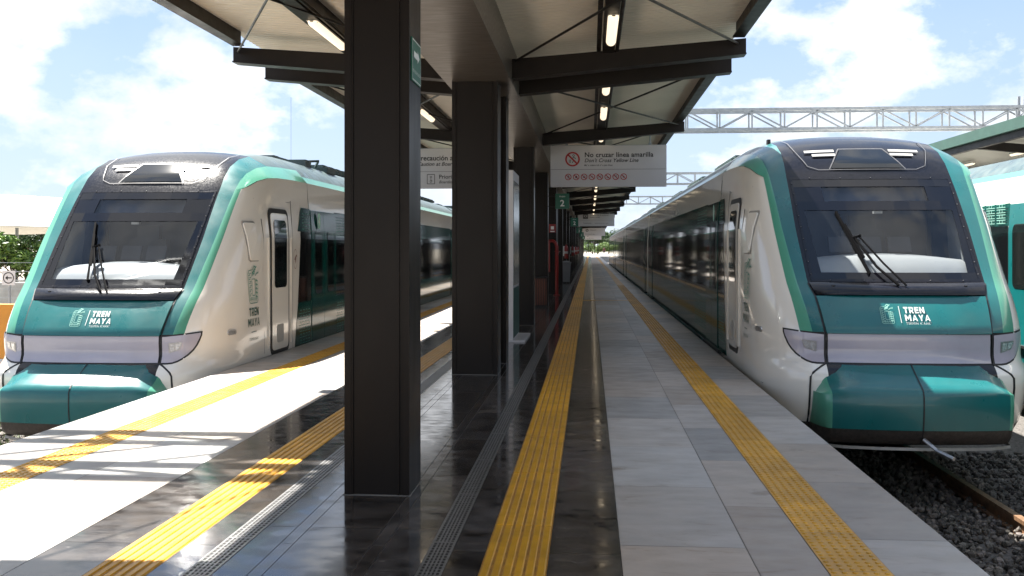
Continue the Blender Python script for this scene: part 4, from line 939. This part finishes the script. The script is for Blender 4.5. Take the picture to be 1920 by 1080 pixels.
def hanging(label, x0, x1, z0, z1, yv, content, group='white signs hung under the canopy'):
    s = thing('hanging_sign', label, 'sign', ((x0+x1)/2, yv, z0), group); wd = x1-x0; h = z1-z0
    b = MB(); b.box(-wd/2, wd/2, -.04, .04, 0, h); b.build('panel', M['signw'], s)
    zt = zb((x0+x1)/2)
    b = MB()
    for q in (-.36, .36): b.tube([(q*wd,0,h),(q*wd,0,max(h+.05, zb((x0+x1)/2+q*wd)-z0+.07))], .016, 6); b.box(q*wd-.03,q*wd+.03,-.03,.03,h,h+.05)
    b.box(-wd/2+.02, wd/2-.02, -.02, .02, h, h+.012)
    b.build('hanger', M['galv'], s)
    F = lambda g: (lambda x, y: (-wd/2+x, -.04-g, y)); content(s, F, wd, h); return s
def c_line(s, F, wd, h):
    d = Draw(F(.003)); d.line((0,.36*h*1.0+.055),(wd,.36*h+.055), .006); d.build('divider', M['text_b'], s)
    d = Draw(F(.003)); d.text('No cruzar línea amarilla', .715, .628, .142, bold=.020, space=1.04); d.text("Don't Cross Yellow Line", .712, .520, .110, shear=.28, bold=.014, space=1.02); d.text("Ma' a máano'ob ti' u jats línea", .708, .44, .05, shear=.28, bold=.008); d.build('lettering', M['text_b'], s)
    d = Draw(F(.003)); glyph(d, (.465,.585), .145, 'step'); d.build('walking_figure', M['text_b'], s)
    d = Draw(F(.006)); prohibited(d, (.465,.585), .155, 0); d.build('prohibition_ring', M['red'], s)
    for k, q in enumerate(('run','phone','food','smoke','dog','slip','lean','other')):
        c = (.375+k*.166, .21)
        d = Draw(F(.003)); glyph(d, c, .058, q); pg = d.build('pictogram', M['text_b'], s)
        d = Draw(F(.006)); prohibited(d, c, .068, 0); d.build('ring', M['red'], pg)
hanging('white sign reading No cruzar línea amarilla with red prohibition symbols', -.83, 1.60, 2.80, 3.67, 21.0, c_line)
def c_board(s, F, wd, h):
    d = Draw(F(.003)); d.line((0,.36*h+.055),(wd,.36*h+.055), .006); d.build('divider', M['text_b'], s)
    d = Draw(F(.003)); d.text('Precaución al abordar', .50, .60, .15, bold=.020); d.text('Caution at Boarding', .50, .485, .115, shear=.28, bold=.014); d.text('Prioridad de abordaje', .97, .21, .122, bold=.016); d.text('Boarding Priority', .97, .11, .088, shear=.28, bold=.006); d.build('lettering', M['text_b'], s)
    d = Draw(F(.003)); c = (.80,.20)
    for a, e in (((-.08,-.10),(.08,-.10)),((.08,-.10),(.08,.10)),((.08,.10),(-.08,.10)),((-.08,.10),(-.08,-.10))): d.line((c[0]+a[0],c[1]+a[1]),(c[0]+e[0],c[1]+e[1]), .012)
    d.ring((c[0],c[1]+.045), .012,.022); d.path([(c[0],c[1]+.02),(c[0],c[1]-.03),(c[0]+.03,c[1]-.035)], .012); d.ring((c[0],c[1]-.05), .015,.024); d.build('priority_pictogram', M['text_b'], s)
hanging('white sign on boarding caution, half hidden between the two nearest columns', -4.18, -1.74, 2.78, 3.63, 21.0, c_board)
def c_far(s, F, wd, h):
    d = Draw(F(.003)); d.rect(.35,.50,.68,.83); d.build('pictogram', M['text_b'], s)
    d = Draw(F(.006)); d.ring((.515,.665), .05,.08); d.rect(.40,.58,.43,.76); d.rect(.60,.58,.63,.76); d.build('pictogram_detail', M['signw'], s)
    d = Draw(F(.003)); d.text('Transbordo de andenes', .78, .70, .13); d.text('Platform transfer', .78, .56, .10, shear=.28); d.text('Conexiones', .35, .17, .11); d.text('Connections to other trains', 1.1, .17, .08, shear=.28); d.line((0,.40),(wd,.40), .006); d.build('lettering', M['text_b'], s)
hanging('smaller distant white sign with a black square symbol', -.80, 1.62, 2.98, 3.80, 66.0, c_far)
def c_far2(s, F, wd, h):
    d = Draw(F(.003)); d.ring((.5,.6),.10,.15); d.line((.4,.5),(.6,.7),.04); d.text('Precaución', .8, .58, .15); d.text('No cruzar las vías', .3, .15, .14); d.build('lettering', M['text_b'], s)
hanging('white sign below and behind the black square symbol sign', -.80, 1.62, 2.85, 3.70, 106.0, c_far2)
hanging('third distant white sign, hanging lowest before the far end', -.80, 1.62, 2.75, 3.6, 140.0, c_far2)
# green number plates
def plate(yv, label):
    s = thing('platform_number_sign', label, 'sign', (-.90, yv, 2.54), 'green platform number signs on the columns')
    b = MB(); b.box(0,.36,-.02,.02,0,.40); b.build('plate', M['sgreen'], s)
    b = MB(); b.box(-.19,0,-.012,.012,.05,.08); b.box(-.19,0,-.012,.012,.32,.35); b.build('bracket', M['brown'], s)
    d = Draw(lambda x, y: (x, -.023, y)); d.text('2', .18, .07, .23, align='CENTER', bold=.02); d.text('Andén', .18, .305, .06, align='CENTER'); d.build('lettering', M['text_w'], s)
for yv, lab in ((26.0,'nearest green sign with a white number 2'),(46.5,'second green sign with a white number 2'),(67.0,'third, smaller green number sign along the columns'),(87.5,'fourth tiny green number sign along the columns'),(108.0,'farthest tiny green number sign along the columns')): plate(yv, lab)
s = thing('exit_arrow_sign', 'green evacuation sign with white arrow on the nearest column', 'sign', (-1.09, 6.14, 2.53))
b = MB(); b.box(0.001,.008,-.155,.155,0,.265); b.build('plate', M['sgreen'], s)
f = lambda x, y: (.0105, x, y)
d = Draw(f); d.rect(-.10,.15,.03,.19); d.poly([(.03,.13),(.10,.17),(.03,.21)]); 
for a, e in (((-.145,.01),(.145,.01)),((.145,.01),(.145,.255)),((.145,.255),(-.145,.255)),((-.145,.255),(-.145,.01))): d.line(a, e, .006)
d.text('RUTA DE EVACUACIÓN', 0, .055, .028, align='CENTER'); d.build('lettering', M['text_w'], s)
s = thing('fire_equipment_sign', 'small red fire sign on the column above the standpipe', 'sign', (-1.30, 32.1, 2.02))
b = MB(); b.box(-.02,.20,-.01,.01,0,.27); b.build('plate', M['redp'], s)
d = Draw(lambda x, y: (x, -.013, y)); d.rect(.04,.10,.14,.20); d.rect(.02,.02,.16,.05); d.build('symbol', M['text_w'], s)
b = MB(); b.box(.02,.16,.01,.15,.1,.13); b.build('bracket', M['brown'], s)

# ------------------------------------------------------------------ things standing on the platform
s = thing('information_totem', 'tall white information totem with posters between the dark columns', 'totem', (-1.275, 16.55, 0))
b = MB(); b.box(-.045,.045,-.65,.65,.03,2.76); b.build('body', M['signw'], s)
b = MB(); b.box(.045,.052,-.60,.60,.9,2.6); b.box(-.052,-.045,-.60,.60,.9,2.6); b.build('poster', M['poster'], s)
b = MB(); b.box(.045,.0515,-.64,.64,.06,.86); b.build('lower_panel', M['text_g'], s)
b = MB(); b.box(-.24,.24,-.72,.72,.001,.03); b.build('foot', M['signw'], s)
s = thing('slatted_bin', 'red brown wooden slatted bin in front of a dark column', 'bin', (-1.30, 25.45, 0))
b = MB(); b.box(-.17,.17,-.17,.17,.04,.72); b.box(-.19,.19,-.19,.19,.001,.05); b.box(-.2,.2,-.2,.2,.74,.78); b.build('liner', M['black'], s)
b = MB()
for k in range(6):
    q = -.165+k*.058
    for t in (-.19,.175): b.box(q,q+.04,t,t+.015,.06,.73)
    for t in (-.19,.175): b.box(t,t+.015,q,q+.04,.06,.73)
b.build('slats', M['wood'], s)
s = thing('fire_standpipe', 'red fire standpipe with valve beside the column pair', 'standpipe', (-1.06, 31.9, 0))
b = MB(); b.tube([(0,0,.001),(0,0,1.55),(-.03,0,1.68),(-.12,0,1.74),(-.26,0,1.74)], .055, 10); b.lathe([(.11,0),(.11,.02)], 12, (0,0,.001)); b.build('pipe', M['redp'], s, smooth=True)
b = MB(); b.tube([(.02,-.05,1.35),(.02,-.20,1.35)], .05, 10); b.lathe([(.09,0),(.10,.01),(.09,.02)], 12, (.02,-.16,1.40)); b.build('valve', M['redp'], s)
b = MB(); b.box(-.34,-.22,-.12,.08,.75,1.75); b.build('hose_cabinet', M['redp'], s)
def extinguisher():
    e = thing('fire_extinguisher', 'x', 'fire extinguisher', (0,0,0), 'red fire extinguishers on the columns')
    b = MB(); b.lathe([(.07,0),(.08,.02),(.08,.42),(.06,.49),(.025,.52),(.025,.56)], 14); b.build('cylinder', M['redp'], e, smooth=True)
    b = MB(); b.lathe([(.0815,.20),(.0815,.29)], 14); b.build('label_band', M['dash'], e)
    b = MB(); b.box(-.02,.10,-.015,.015,.56,.59); b.box(-.02,.09,-.015,.015,.61,.63); b.tube([(-.02,0,.57),(-.10,0,.52),(-.11,0,.30),(-.10,0,.1)], .012, 6); b.build('valve_and_hose', M['black'], e)
    b = MB(); b.box(-.12,-.07,-.03,.03,.1,.5); b.build('bracket', M['steel'], e); return e
ex = extinguisher(); ex.location = (-.95, 39.9, 1.10); ex['label'] = 'red fire extinguisher with white band above the grey bin'
for yv, lab in ((54.2,'second red extinguisher, farther along the columns'),(66.9,'third small red extinguisher along the columns'),(80.9,'farthest small red extinguisher along the columns')): dup(ex, (-.95, yv, 1.10), lab)
s = thing('litter_bin', 'grey plastic bin standing below the fire extinguisher', 'bin', (-1.02, 43.0, 0))
b = MB(); b.add([(-.15,-.18,.06),(.15,-.18,.06),(.15,.18,.06),(-.15,.18,.06),(-.19,-.22,.86),(.19,-.22,.86),(.19,.22,.86),(-.19,.22,.86)],[(0,3,2,1),(4,5,6,7),(0,1,5,4),(1,2,6,5),(2,3,7,6),(3,0,4,7)]); b.build('body', M['binplastic'], s)
b = MB(); b.box(-.21,.21,-.24,.24,.86,.92); b.add([(-.18,-.2,.92),(.18,-.2,.92),(.18,.2,.92),(-.18,.2,.92),(-.1,-.1,.97),(.1,-.1,.97),(.1,.1,.97),(-.1,.1,.97)],[(4,5,6,7),(0,1,5,4),(1,2,6,5),(2,3,7,6),(3,0,4,7)]); b.build('lid', M['binplastic'], s)
b = MB()
for q in (-.12,.12): b.tube([(q-.02,.19,.06),(q+.02,.19,.06)], .06, 12)
b.build('wheels', M['black'], s)
# end gate frame far down the platform
s = thing('gate_frame', 'dark post frame standing at the far end of the platform', 'gate', (0,197.5,0))
b = MB()
for x in (-.35,.95,1.55): b.box(x-.07,x+.07,-.07,.07,.001,2.85)
b.build('posts', M['brown'], s); b = MB(); b.box(-.35,1.6,-.06,.06,2.86,3.0); b.build('crossbar', M['brown'], s)
b = MB()
for k in range(9): b.box(-2.6+k*.22,-2.56+k*.22,-.02,.02,.001,1.1)
b.box(-2.7,-.5,-.02,.02,1.1,1.15); b.build('railing', M['galv'], s)

def person(label, loc, scale=1.0):
    p_ = thing('person', label, 'person', loc)
    J = {'pel':(0,0,.95),'chest':(0,.02,1.32),'neck':(0,.02,1.48),'hd':(0,-.0,1.56),'ht':(0,0,1.70),
         'hl':(-.10,0,.90),'kl':(-.11,-.10,.50),'al':(-.10,.02,.09),'fl':(-.10,-.12,.035),'hr':(.10,0,.90),'kr':(.11,.02,.49),'ar':(.10,.18,.10),'fr':(.10,.05,.035),
         'sl':(-.19,.02,1.41),'el':(-.25,.06,1.14),'wl':(-.24,-.06,.92),'nl':(-.235,-.09,.83),'sr':(.19,.02,1.41),'er':(.25,.04,1.13),'wr':(.25,-.10,.92),'nr':(.245,-.13,.83)}
    E = [('pel','chest'),('chest','neck'),('neck','hd'),('hd','ht'),('pel','hl'),('hl','kl'),('kl','al'),('al','fl'),('pel','hr'),('hr','kr'),('kr','ar'),('ar','fr'),('chest','sl'),('sl','el'),('el','wl'),('wl','nl'),('chest','sr'),('sr','er'),('er','wr'),('wr','nr')]
    RD = {'pel':.14,'chest':.15,'neck':.055,'hd':.085,'ht':.075,'hl':.095,'kl':.06,'al':.042,'fl':.035,'hr':.095,'kr':.06,'ar':.042,'fr':.035,'sl':.06,'el':.045,'wl':.032,'nl':.03,'sr':.06,'er':.045,'wr':.032,'nr':.03}
    ks = list(J); me = bpy.data.meshes.new('body'); me.from_pydata([J[k] for k in ks], [(ks.index(a), ks.index(c)) for a, c in E], [])
    o = bpy.data.objects.new('body', me); COL.objects.link(o); o.modifiers.new('skin', 'SKIN'); sv = me.skin_vertices[0].data
    for i, k in enumerate(ks): sv[i].radius = (RD[k], RD[k]*(.75 if k in ('pel','chest') else 1)); sv[i].use_root = (k == 'pel')
    o.modifiers.new('sub', 'SUBSURF').levels = 1
    dg = bpy.context.evaluated_depsgraph_get(); m2 = bpy.data.meshes.new_from_object(o.evaluated_get(dg)); bpy.data.objects.remove(o)
    m2.materials.clear()
    for q in ('skin','shirt','navy','hair'): m2.materials.append(M[q])
    for pl in m2.polygons:
        c = pl.center; pl.material_index = 0
        if c.z < .96 and abs(c.x) < .2: pl.material_index = 2
        elif c.z < 1.5 and (abs(c.x) < .2 or c.z > 1.15): pl.material_index = 1
        elif c.z > 1.62 or (c.z > 1.5 and c.y > .04): pl.material_index = 3
        pl.use_smooth = True
    o = bpy.data.objects.new('body', m2); COL.objects.link(o); o.parent = p_; p_.scale = (scale,)*3; return p_
person('person in dark clothes walking at the far end of the platform', (3.05, 214, 0), 1.05)

# ------------------------------------------------------------------ overhead gantries
def gantry(label, yv, x0, x1, zb_, h, masts, dep=.9, ct=.06):
    t = thing('overhead_gantry', label, 'gantry', ((x0+x1)/2, yv, 0), 'steel lattice gantries over the tracks'); ox = (x0+x1)/2
    b = MB()
    for yy in (-dep/2, dep/2):
        for z in (zb_, zb_+h): b.box(x0-ox, x1-ox, yy-ct, yy+ct, z-ct, z+ct)
    b.build('chords', M['galv'], t)
    b = MB(); n = max(2, int((x1-x0)/1.35)); wd = (x1-x0)/n
    for k in range(n):
        a = x0-ox+k*wd
        for yy in (-dep/2, dep/2):
            b.bar((a,yy,zb_+.06),(a,yy,zb_+h-.06), .07, .07)
            if k % 2: b.bar((a,yy,zb_+.05),(a+wd,yy,zb_+h-.05), .07, .06)
            else: b.bar((a,yy,zb_+h-.05),(a+wd,yy,zb_+.05), .07, .06)
        for z in (zb_, zb_+h): b.bar((a,-dep/2+.06,z),(a+wd,dep/2-.06,z), .05, .05)
    b.build('lattice', M['galv'], t)
    for x in masts:
        b = MB(); top = zb_+h+.55
        for sx in (-.28,.28):
            for sy in (-.3,.3): b.box(x-ox+sx-.05, x-ox+sx+.05, sy-.05, sy+.05, -1.4, top)
        z = -1.2
        while z < top-.7:
            for sy in (-.3,.3): b.bar((x-ox-.28,sy,z),(x-ox+.28,sy,z+.6), .05,.04); b.bar((x-ox+.28,sy,z),(x-ox-.28,sy,z+.6), .05,.04)
            for sx in (-.28,.28): b.bar((x-ox+sx,-.3,z),(x-ox+sx,.3,z+.6), .05,.04)
            z += .6
        b.build('mast', M['galv'], t)
    return t
gantry('nearest lattice gantry, crossing above the right train', 44.5, -1.3, 21.0, 6.72, .86, [18.9])
gantry('second lattice gantry, smaller, behind the hanging sign', 81.0, -1.3, 21.0, 6.72, .86, [18.9])
gantry('third lattice gantry, smallest, far along the tracks', 117.0, -1.3, 21.0, 6.72, .86, [18.9])
gantry('lattice gantry over the left track, casting its shadow on the pale paving', 10.2, -13.5, -1.3, 6.72, .86, [-13.2], 1.15, .07)

# ------------------------------------------------------------------ right background: the next platform and its canopy
b = MB(); b.box(9.72, 17.0, -6, 160, -1.45, .0); struct(b.build('platform', M['concrete']))
c = thing('platform_canopy', 'green edged canopy over the next platform at the far right', 'canopy', (13.3, 20, 0))
b = MB(); rows = []
for k in range(40):
    yy = k*2.4; rows.append([(-3.3,yy,4.42),(0,yy,4.05),(3.3,yy,4.42)])
b.grid(rows); b.build('roof_sheet', M['sheet'], c)
b = MB(); b.box(-3.42,-3.30,0,93,4.28,4.55,0); b.box(3.30,3.42,0,93,4.28,4.55,0); b.build('edge_flashing', M['canopy_green'], c)
b = MB(); b.box(-3.30,-3.18,0,93,4.10,4.32); b.box(3.18,3.30,0,93,4.10,4.32); b.build('edge_channel', M['brown'], c)
for k in range(15):
    b = MB(); yy = .3+k*6.4; b.bar((-3.25,yy,4.2),(0,yy,3.9),.16,.22); b.bar((0,yy,3.9),(3.25,yy,4.2),.16,.22); b.build('beam', M['brown'], c)
    b = MB(); b.box(-.2,.2,yy-.2,yy+.2,.001,3.8); b.build('column', M['column'], c)
b = MB(); b.box(-.4,.4,0,93,3.75,3.9); b.build('girder', M['girder'], c)
for k in range(4): dup(proto, (11.7, 24+k*4, 4.12), f'{ORD[k]} tube lamp under the green edged canopy at the far right')

# ------------------------------------------------------------------ left background
s = thing('tensile_canopy', 'white tensile membrane roof beyond the left train', 'canopy', (-41, 62, 0))
b = MB(); rows = []; rows2 = []
for i in range(13):
    row = []; row2 = []
    for j in range(13):
        x = -14+28*i/12; yv = -7+14*j/12; e = (abs(x)/14)**2; f_ = (abs(yv)/7)**2
        z = 5.05-2.35*f_**1.3-1.15*e*(1-f_) - .15*math.cos(6*x/14)*f_; row.append((x,yv,z)); row2.append((x,yv,z-.04))
    rows.append(row); rows2.append(row2)
b.grid(rows); b.grid(rows2); b.build('membrane', M['membrane'], s, smooth=True, angle=60)
b = MB()
for x in (-12,0,12):
    for yv in (-6.2,6.2): b.tube([(x,yv,-1.42),(x,yv,3.0)], .12, 8)
b.build('masts', M['galv'], s)
b = MB(); b.box(-60,-13.5,30.0,30.3,-1.42,.42); tag(b.build('boundary_wall', M['concrete']), 'low grey concrete wall beyond the left train', 'wall')
s = thing('yard_fence', 'thin wire fence on posts along the left yard', 'fence', (0,27,0))
b = MB()
for k in range(14): b.tube([(-13-k*2.4,0,-1.42),(-13-k*2.4,0,1.25)], .03, 6)
b.build('posts', M['galv'], s)
b = MB()
for k in range(9): z = -.9+k*.25; b.bar((-13,0,z),(-45,0,z),.012,.012)
b.build('wires', M['galv'], s)
s = thing('direction_sign', 'small square sign with a black left arrow in a circle', 'sign', (-14.62, 24.0, -1.42))
b = MB(); b.tube([(0,0,0),(0,0,2.0)], .03, 8); b.build('post', M['galv'], s)
b = MB(); b.box(-.17,.17,-.05,-.03,2.0,2.36); b.build('plate', M['signw'], s)
d = Draw(lambda x, y: (x,-.053,y)); d.ring((0,2.18),.12,.145); d.rect(-.04,2.165,.09,2.195); d.poly([(-.09,2.18),(-.02,2.12),(-.02,2.24)]); d.build('arrow', M['text_b'], s)
s = thing('traffic_barrier', 'orange plastic barrier beside the left yard', 'barrier', (-12.6, 20.0, -1.42))
b = MB(); b.add([(-1.2,-.3,0),(1.2,-.3,0),(1.2,.3,0),(-1.2,.3,0),(-1.2,-.12,1.75),(1.2,-.12,1.75),(1.2,.12,1.75),(-1.2,.12,1.75)],[(0,3,2,1),(4,5,6,7),(0,1,5,4),(1,2,6,5),(2,3,7,6),(3,0,4,7)]); b.build('body', M['orange'], s)
b = MB(); b.box(-1.21,1.21,-.27,.27,.5,.62); b.build('band', M['signw'], s)

# trees
def tree_proto(h, r, lm, n, leaf, seed, trunk_h=.35):
    random.seed(seed); t = thing('broadleaf_tree', 'x', 'tree', (0,0,0), 'trees around the station')
    b = MB(); b.tube([(0,0,-.2),(.05,.03,h*trunk_h),(.1,0,h*.62)], [h*.028,h*.02,h*.008], 8); ends = []
    for k in range(7):
        a = k*2.4+random.random(); z0 = h*random.uniform(.25,.5); e = (r*.65*math.cos(a), r*.65*math.sin(a), h*random.uniform(.5,.82)); ends.append(e); b.tube([(.04,.02,z0),(e[0]*.5,e[1]*.5,(z0+e[2])*.52),e], [h*.012,h*.008,h*.003], 6)
    b.build('trunk', M['bark'], t)
    cl = [(e[0],e[1],e[2],r*random.uniform(.30,.46)) for e in ends] + [(random.uniform(-.5,.5)*r, random.uniform(-.5,.5)*r, h*random.uniform(.5,.9), r*random.uniform(.25,.42)) for _ in range(8)]
    b = MB()
    for _ in range(n):
        c = random.choice(cl); u = Vector((random.gauss(0,1),random.gauss(0,1),random.gauss(0,1))).normalized()*c[3]*random.random()**.4
        p0 = Vector((c[0]+u.x, c[1]+u.y, c[2]+u.z*.8)); a = Vector((random.gauss(0,1),random.gauss(0,1),random.gauss(0,.6))).normalized(); q = a.cross(Vector((random.gauss(0,1),random.gauss(0,1),random.gauss(0,1)))).normalized()
        l_ = leaf*random.uniform(.6,1.3); b.add([p0-a*l_, p0+q*l_*.45, p0+a*l_, p0-q*l_*.45], [(0,1,2,3)], random.choice((0,0,1)))
    b.build('crown', lm, t); return t
ta = tree_proto(6.5, 3.6, [M['leaf_b'], M['leaf_a']], 6500, .20, 3, .3)
tb = tree_proto(3.6, 2.5, [M['leaf_c'], M['leaf_a']], 4200, .15, 5, .15)
tb.name = 'broadleaf_shrub'; tb['category'] = 'shrub'; tb['group'] = 'bushes around the station'
random.seed(11)
first = True
for i, (x, yv, s_) in enumerate(((-52,88,1.0),(-47,92,1.05),(-57,80,.95),(-43,95,1.1),(-62,90,1.15),(-38,100,1.0),(-30,104,1.0),(-68,86,1.0))):
    lab = 'dark tree under the white membrane roof, behind the bright bush' if i < 3 else 'dark tree in the row behind the left train and yard'
    if first: ta.location = (x,yv,-1.42); ta.scale = (s_,)*3; ta['label'] = lab; ta['group'] = 'trees beyond the left yard'; first = False
    else: dup(ta, (x,yv,-1.42), lab, group='trees beyond the left yard', rz=random.uniform(0,6), scale=(s_,)*3)
tb.location = (-33.5, 55, -1.42); tb['label'] = 'bright green bush above the wall, beside the arrow sign'
dup(tb, (-37.5, 56.5, -1.42), 'bright green bush at the left edge under the membrane roof', rz=1.0)
dup(tb, (-29.5, 57, -1.42), 'bright bush mostly hidden behind the left train', rz=2.0)
dup(ta, (-113, 140, -1.42), 'tall tree top peeping over the white membrane roof', rz=2.0, scale=(1.75,)*3)
for i in range(14):
    x = -22+i*4.6+random.uniform(-1.5,1.5); yv = 300+random.uniform(-25,60); s_ = random.uniform(.9,1.6)
    dup(ta, (x,yv,-1.42), 'hazy tree beyond the far end of the platform', group='trees beyond the platform end', rz=random.uniform(0,6), scale=(s_,)*3)
for i in range(12):
    x = -10+i*3.2+random.uniform(-1,1); dup(tb, (x, 282+random.uniform(-10,10), -1.42), 'light green bush beyond the far end of the platform', group='bushes beyond the platform end', rz=random.uniform(0,6), scale=(1.2,)*3)
for i in range(16):
    x = 28+random.uniform(0,26); yv = 40+i*16; dup(ta, (x,yv,-1.42), 'tree beyond the next platform, behind the trains', group='trees beyond the right platform', rz=random.uniform(0,6), scale=(random.uniform(.8,1.2),)*3)
# grass beside the left track
b = MB(); random.seed(2)
for _ in range(6000):
    x = random.uniform(-10.6,-7.3); yv = random.uniform(8,20); h_ = random.uniform(.05,.16); a = random.uniform(0,6.3); dx, dy = .012*math.cos(a), .012*math.sin(a)
    b.add([(x-dx,yv-dy,-1.34),(x+dx,yv+dy,-1.34),(x+random.uniform(-.05,.05),yv+random.uniform(-.05,.05),-1.34+h_)], [(0,1,2)], random.choice((0,1)))
o = b.build('grass', [M['leaf_a'], M['leaf_c']]); o['kind'] = 'stuff'
